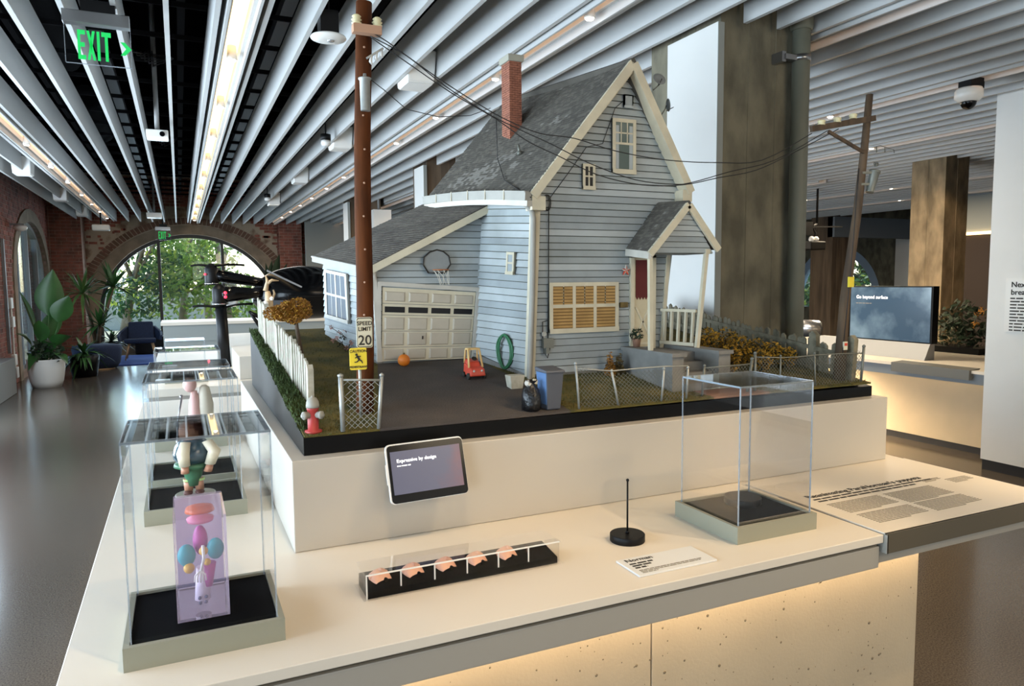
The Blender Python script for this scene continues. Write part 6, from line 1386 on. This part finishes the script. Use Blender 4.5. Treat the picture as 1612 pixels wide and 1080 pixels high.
MB().grid([[Vector((p.x-0.004, y+0.35+(p.y-y-0.35)*1.01, p.z+0.004)) for p in r[15:23]] for r in rows[2:6]]).build('nose_window', 'window_tint', t)
pr1, pr2 = rows[2][19]+Vector((0, -0.012, 0.16)), rows[9][19]+Vector((0, -0.012, 0.03))
MB().bar(P_(420, 426, y-0.25), P_(475, 452, y-0.25), 0.012, 0.016).build('silver_strip', 'silver', t)
def boom(name, p, q, r0, r1): return MB().tube([p, p.lerp(q, 0.3), p.lerp(q, 0.7), q], [r0, r0*1.05, (r0+r1)/2, r1], 14).build(name, 'black_gloss', t)
b1 = boom('boom', P_(334, 433), P_(412, 445, y+0.1), 0.055, 0.045); b2 = boom('boom', P_(346, 464, y-0.1), P_(412, 461, y), 0.07, 0.04)
for (px, py, yy, nm) in ((333, 432, y, b1), (345, 464, y-0.1, b2)):
    c = gy(px, py, yy)
    MB().lathe([(0.05, -0.10), (0.062, -0.08), (0.062, 0.05), (0.05, 0.07), (0.02, 0.10)], c, 18).build('motor_pod', 'black_satin', t); MB().lathe([(0.063, 0), (0.063, 0.008)], c+Vector((0, 0, -0.09)), 18).build('pod_ring', 'silver', t)
c = P_(345, 464, y-0.1)
for dz in (0.018, -0.02): MB().ball(c+Vector((0.05, -0.058, dz)), 0.014, 10, 8).build('red_lamp', 'red_led', t)
c1 = P_(326, 432); MB().ball(c1+Vector((-0.02, -0.05, 0)), 0.010, 8, 6).build('red_lamp', 'red_led', t)
def blade(c, tip, w):
    c, tip = Vector(c), Vector(tip); d = tip-c; sd = d.cross(Vector((0, 0, 1))).normalized(); rows = []
    for i in range(7):
        s = i/6; ww = w*(0.5+1.4*s if s < 0.35 else 1.05*(1.12-s)/0.8); p = c+d*s+Vector((0, 0, 0.012*math.sin(s*PI))); rows.append([p-sd*ww/2-Vector((0, 0, 0.006)), p+Vector((0, 0, 0.007)), p+sd*ww/2])
    m = MB().grid(rows); m.grid([[q-Vector((0, 0, 0.008)) for q in r] for r in rows]); return m.build('propeller_blade', 'black_satin', t)
top = P_(333, 419); blade(top, P_(385, 417, y-0.05), 0.05); blade(top, P_(300, 418, y+0.3), 0.05)
low = P_(352, 484, y-0.1); blade(low, P_(398, 478, y-0.1), 0.07); blade(low, P_(303, 482, y+0.25), 0.06)
for p, q in (((392, 490), (410, 515)), ((392, 490), (409, 500))): MB().tube([P_(*p), P_(*q)], [0.012, 0.02], 8).build('landing_strut', 'black_satin', t)
MB().tube([P_(409, 505, y+0.1), P_(408, 535, y+0.1), Vector((0.69, y+0.1, 1.052))], 0.016, 8).build('landing_strut', 'black_satin', t)
MB().lathe([(0.03, 0), (0.045, 0.02), (0.045, 0.08), (0.03, 0.1)], P_(356, 476, y-0.05), 12, (1, 0, 0)).build('white_cap', 'white_gloss', t)
mat('tan_robot', '#b39a78', 0.6)
c = P_(423, 462, 6.6); t = thing('winged_sculpture', 'small pale sculpture with two curled horns beside the picket fence top', 'sculpture', Vector((c.x, 6.6, 1.055)))
MB().tube([(c.x, 6.6, 1.055), c+Vector((0, 0, -0.05)), c+Vector((-0.01, 0, 0.02))], [0.03, 0.035, 0.02], 10).build('body', 'tan_robot', t)
MB().tube([gy(418, 458, 6.6), gy(421, 443, 6.6), gy(418, 434, 6.6)], [0.022, 0.014, 0.003], 8).build('horn', 'tan_robot', t); MB().tube([gy(421, 446, 6.6), gy(428, 441, 6.6), gy(439, 442, 6.6)], [0.016, 0.012, 0.003], 8).build('horn', 'tan_robot', t)
MB().ball(gy(418, 478, 6.55), 0.026, 12, 8).build('white_ball', 'white_gloss', t); MB().ball(gy(428, 470, 6.55), 0.018, 12, 8).build('white_ball', 'white_gloss', t)
MB().tube([gy(427, 475, 6.6), gy(432, 462, 6.6), gy(430, 456, 6.6)], [0.012, 0.01, 0.006], 8).build('arm', 'tan_robot', t)
c = Vector((1.95, 18.0, 0)); t = thing('trailing_plant', 'broad leaf plant standing before the right end of the far arch', 'plant', c)
MB().lathe([(0.2, 0), (0.25, 0.5)], c, 16).build('pot', 'black_satin', t)
for (px, py, w) in ((440, 398, 0.3), (428, 408, 0.25), (452, 412, 0.25), (418, 412, 0.2)): paddle(c+Vector((0, 0, 0.48)), gy(px, py, 18.0), w, 0.05, t, 'leaf_dark', 0.6, 0.8)

# ------------------------------------------------------------------ television desk on the right
t = thing('television_desk', 'long white desk with an underlit stone plinth below the television', 'desk', (7.2, 6.0, 0))
MB().box(6.47, 8.4, 3.95, 7.7, 0.775, 0.802).build('desktop', 'table_white', t); MB().box(6.50, 8.4, 3.95, 7.7, 0.675, 0.775).build('fascia', 'panel_bluegrey', t); MB().box(6.66, 8.2, 4.0, 7.6, 0.07, 0.675).build('plinth', 'plinth_stone', t); MB().box(6.69, 8.15, 4.05, 7.55, 0.0, 0.07).build('kick_strip', 'kick_black', t)
MB().box(6.58, 6.59, 4.0, 7.6, 0.664, 0.674).build('light_strip', 'under_glow', t); area('desk_under_light', (6.60, 5.8, 0.66), (6.69, 5.8, 0.0), 0.03, 3.6, 115, 'warm')
a = gx(1404, 567, 6.45); b_ = gx(1527, 579, 6.45)
mat('slab_mid', '#66655f', 0.5)
t = thing('caption_slab', 'mid grey slanted caption slab on the television desk edge', 'sign', (6.46, (a.y+b_.y)/2, 0.77)); MB().hexa([(6.44, b_.y, 0.715), (6.47, b_.y, 0.715), (6.47, a.y, 0.715), (6.44, a.y, 0.715)], [(6.44, b_.y, 0.806), (6.6, b_.y, 0.815), (6.6, a.y, 0.815), (6.44, a.y, 0.806)]).build('slab', 'slab_mid', t)
tx = 6.95; A = gx(1340, 452, tx); B2 = gx(1467, 453, tx); D = gx(1466, 541, tx); z0, z1 = 0.965, A.z
t = thing('television', 'wide television with a dark blue slide, on the white desk', 'television', (tx+0.05, (A.y+B2.y)/2, 0.80))
MB().box(tx, tx+0.09, B2.y-0.02, A.y+0.01, z0, z1+0.012).build('housing', 'black_satin', t)
ms = mat('tv_slide', '#33475c', 0.15, scale=2.6, hex2='#6c8294', lo=0.42, hi=0.75); bsdf = ms.node_tree.nodes['Principled BSDF']; rmp = [n for n in ms.node_tree.nodes if n.type == 'VALTORGB'][0]
ms.node_tree.links.new(rmp.outputs[0], bsdf.inputs['Emission Color']); bsdf.inputs['Emission Strength'].default_value = 0.13
MB().box(tx-0.004, tx, B2.y, A.y-0.005, z0+0.012, z1).build('screen', 'tv_slide', t)
w_ = A.y-B2.y
text('slide_title', 'Go beyond surface', 0.052, (tx-0.006, A.y-w_*0.08, z1-0.125), (0, -1, 0), (0, 0, 1), 'screen_white', t, 0.0006, bold=0.0002)
lines(MB(), (tx-0.006, A.y-w_*0.08, z1-0.18), (0, -1, 0), (0, 0, 1), [0.2], 0.02, 0.006).build('slide_subtitle', 'grey_text', t, kind='stuff')
MB().hexa([(tx-0.10, B2.y-0.02, 0.803), (tx+0.05, B2.y-0.02, 0.803), (tx+0.05, A.y+0.4, 0.803), (tx-0.10, A.y+0.4, 0.803)], [(tx-0.02, B2.y-0.02, z0), (tx+0.05, B2.y-0.02, z0), (tx+0.05, A.y+0.4, z0), (tx-0.02, A.y+0.4, z0)]).build('stand_base', 'frame_grey', t)
MB().box(tx+0.05, tx+0.08, B2.y+0.1, A.y-0.1, 0.803, z0+0.1).build('stand_back', 'black_satin', t)
py_ = gx(1510, 540, 8.0); pl_ = Vector((8.0, py_.y, 0.803)); t = thing('dark_planter', 'black trough of dark foliage with orange blooms on the television desk', 'plant', pl_)
MB().box(7.8, 8.2, py_.y-0.35, py_.y+0.33, 0.803, 0.87).build('trough', 'black_satin', t)
bl = [(gx(px, py, 8.0), r) for px, py, r in ((1490, 515, 0.17), (1512, 500, 0.2), (1530, 510, 0.2), (1505, 530, 0.2), (1525, 532, 0.2))]
leaf_cloud(MB(), bl, 700, 0.04, random.Random(71)).build('foliage', 'leaf_dark', t, kind='stuff'); leaf_cloud(MB(), [(gx(1542, 490, 7.9), 0.06), (gx(1536, 512, 7.9), 0.04)], 40, 0.025, random.Random(72)).build('blooms', 'bush_orange', t, kind='stuff')
b = MB()
for c, r in bl: b.tube([pl_+Vector((0, random.uniform(-.2, .2), 0.06)), c], [0.012, 0.005], 5)
b.build('stems', 'bark', t)
# machine behind the concrete column: silver drum, lamp head on a boom
c = gy(1272, 517, 8.2); t = thing('silver_drum', 'banded silver drum machine on a black stand beside the concrete column', 'machine', (c.x, 8.2, 0)); ax = Vector((0.9, -0.42, -0.05)); s_ = 0.135
MB().lathe([(s_*0.9, -0.42), (s_, -0.40), (s_, -0.22), (s_*0.97, -0.21)], c, 26, ax).build('band', 'silver', t); MB().lathe([(s_*0.88, -0.22), (s_*0.88, -0.14)], c, 26, ax).build('dark_ring', 'black_satin', t); MB().lathe([(s_, -0.14), (s_, 0.14), (s_*0.95, 0.17), (s_*0.8, 0.17)], c, 26, ax).build('drum', 'silver', t)
MB().lathe([(s_*0.8, 0.165), (s_*0.78, 0.172), (s_*0.5, 0.18), (s_*0.2, 0.175)], c, 26, ax).build('face', 'black_satin', t)
MB().box(c.x-0.5, c.x+0.25, 8.0, 8.5, 0, c.z-0.13).build('stand', 'black_satin', t); MB().tube([c+Vector((-0.16, 0.1, 0.1)), c+Vector((-0.18, 0.1, 0.2)), c+Vector((-0.12, 0.1, 0.24))], 0.03, 8).build('valve', 'black_satin', t)
c = gy(1281, 386, 9.0); t = thing('lamp_rig', 'black lamp box with two white globes on a ceiling boom', 'lamp', c)
MB().box(c.x-0.17, c.x+0.17, 8.9, 9.15, c.z-0.08, c.z+0.06).build('lamp_box', 'black_satin', t, bevel=0.015)
for dx in (-0.12, -0.02): MB().ball(c+Vector((dx, -0.06, 0.095)), 0.048, 12, 8).build('globe', 'white_gloss', t)
b = MB().tube([c+Vector((0, 0.02, 0.06)), c+Vector((0.06, 0.02, 0.2)), c+Vector((-0.02, 0.02, 0.3)), c+Vector((0.08, 0.02, 0.36))], 0.018, 7).bar(c+Vector((-0.3, 0.02, 0.3)), c+Vector((0.75, 0.1, 0.33)), 0.022, 0.022).tube([c+Vector((0.08, 0.02, 0.34)), Vector((c.x+0.08, 9.02, 4.29))], 0.018, 7)
b.box(c.x-0.35, c.x-0.08, 8.95, 9.15, c.z+0.16, c.z+0.38); b.build('boom', 'black_satin', t)

# ------------------------------------------------------------------ outside: ground, trees
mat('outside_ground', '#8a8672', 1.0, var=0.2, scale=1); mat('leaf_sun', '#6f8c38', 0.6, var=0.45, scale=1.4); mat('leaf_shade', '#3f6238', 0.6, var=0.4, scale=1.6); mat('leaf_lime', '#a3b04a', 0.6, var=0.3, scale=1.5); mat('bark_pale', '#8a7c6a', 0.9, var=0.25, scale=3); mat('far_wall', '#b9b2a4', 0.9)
for m in ('leaf_sun', 'leaf_shade', 'leaf_lime'):
    nt = MATS[m].node_tree; b_s = nt.nodes['Principled BSDF']; tr = nt.nodes.new('ShaderNodeBsdfTranslucent'); ad = nt.nodes.new('ShaderNodeMixShader'); ad.inputs[0].default_value = 0.5
    src = b_s.inputs['Base Color'].links[0].from_socket; nt.links.new(src, tr.inputs[0]); nt.links.new(b_s.outputs[0], ad.inputs[1]); nt.links.new(tr.outputs[0], ad.inputs[2]); nt.links.new(ad.outputs[0], nt.nodes['Material Output'].inputs[0])
struct('exterior_ground', MB().box(-22, 45, 19.92, 70, -0.5, -0.05).box(-22, -2.92, -12, 19.92, -0.5, -0.05).box(19.02, 45, -12, 19.92, -0.5, -0.05), 'outside_ground')
def tree(x, y, h, lean, blobs, label, m, seed, n=1500, size=0.11):
    t = thing('garden_tree', label, 'tree', (x, y, -0.05), 'trees outside the arched windows'); rg = random.Random(seed); b = MB()
    top = Vector((x+lean, y, h)); b.tube([(x, y, -0.05), (x+lean*0.25, y, h*0.3), (x+lean*0.6, y+0.1, h*0.62), top], [0.13, 0.11, 0.085, 0.04], 8)
    for c, r in blobs: s = Vector((x+lean*0.4, y, h*0.45)); b.tube([s, s.lerp(Vector(c), 0.6)+Vector((0.05, 0, 0.1)), c], [0.06, 0.04, 0.015], 6)
    b.build('trunk', 'bark_pale', t); leaf_cloud(MB(), blobs, n, size, rg).build('foliage', m, t, kind='stuff')
    leaf_cloud(MB(), blobs, n//3, size, rg).build('foliage_light', 'leaf_lime', t, kind='stuff')
rg = random.Random(99)
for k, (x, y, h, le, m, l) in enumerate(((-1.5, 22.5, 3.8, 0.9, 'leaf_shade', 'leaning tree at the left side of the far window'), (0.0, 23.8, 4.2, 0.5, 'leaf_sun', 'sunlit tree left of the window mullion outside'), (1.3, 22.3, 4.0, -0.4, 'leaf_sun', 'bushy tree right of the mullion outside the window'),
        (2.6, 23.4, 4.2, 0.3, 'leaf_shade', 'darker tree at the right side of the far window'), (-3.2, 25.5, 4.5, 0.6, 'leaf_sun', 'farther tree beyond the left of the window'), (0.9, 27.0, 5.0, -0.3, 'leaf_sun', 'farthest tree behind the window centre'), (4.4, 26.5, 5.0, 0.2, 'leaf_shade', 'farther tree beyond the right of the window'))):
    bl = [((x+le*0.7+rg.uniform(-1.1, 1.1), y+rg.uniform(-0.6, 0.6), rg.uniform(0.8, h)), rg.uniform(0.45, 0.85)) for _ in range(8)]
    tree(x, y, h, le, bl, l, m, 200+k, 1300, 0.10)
for k, (x, y, l) in enumerate(((21.6, 17.9, 'near tree outside the window behind the television'), (22.2, 20.9, 'far tree outside the window behind the television'))):
    bl = [((x+rg.uniform(-0.6, 0.6), y+rg.uniform(-1.4, 1.4), rg.uniform(0.5, 3.4)), rg.uniform(0.5, 0.9)) for _ in range(8)]
    tree(x, y, 3.6, 0.2, bl, l, 'leaf_shade', 300+k, 1800, 0.13)
for k, (x, y, l) in enumerate(((-7.5, 17.5, 'pale green tree outside the brick wall window'), )):
    bl = [((x+rg.uniform(-0.8, 0.8), y+rg.uniform(-1.8, 1.8), rg.uniform(0.3, 2.0)), rg.uniform(0.4, 0.8)) for _ in range(6)]
    tree(x, y, 2.6, 0.2, bl, l, 'leaf_sun', 320+k, 700, 0.11)
hd = thing('garden_wall', 'pale low garden wall beyond the trees', 'wall', (0, 31, -0.05)); MB().box(-14, 16, 31, 31.3, -0.05, 1.3).build('wall_body', 'far_wall', hd); MB().box(-14, 16, 30.95, 31.35, 1.3, 1.4).build('coping', 'white_paint', hd)
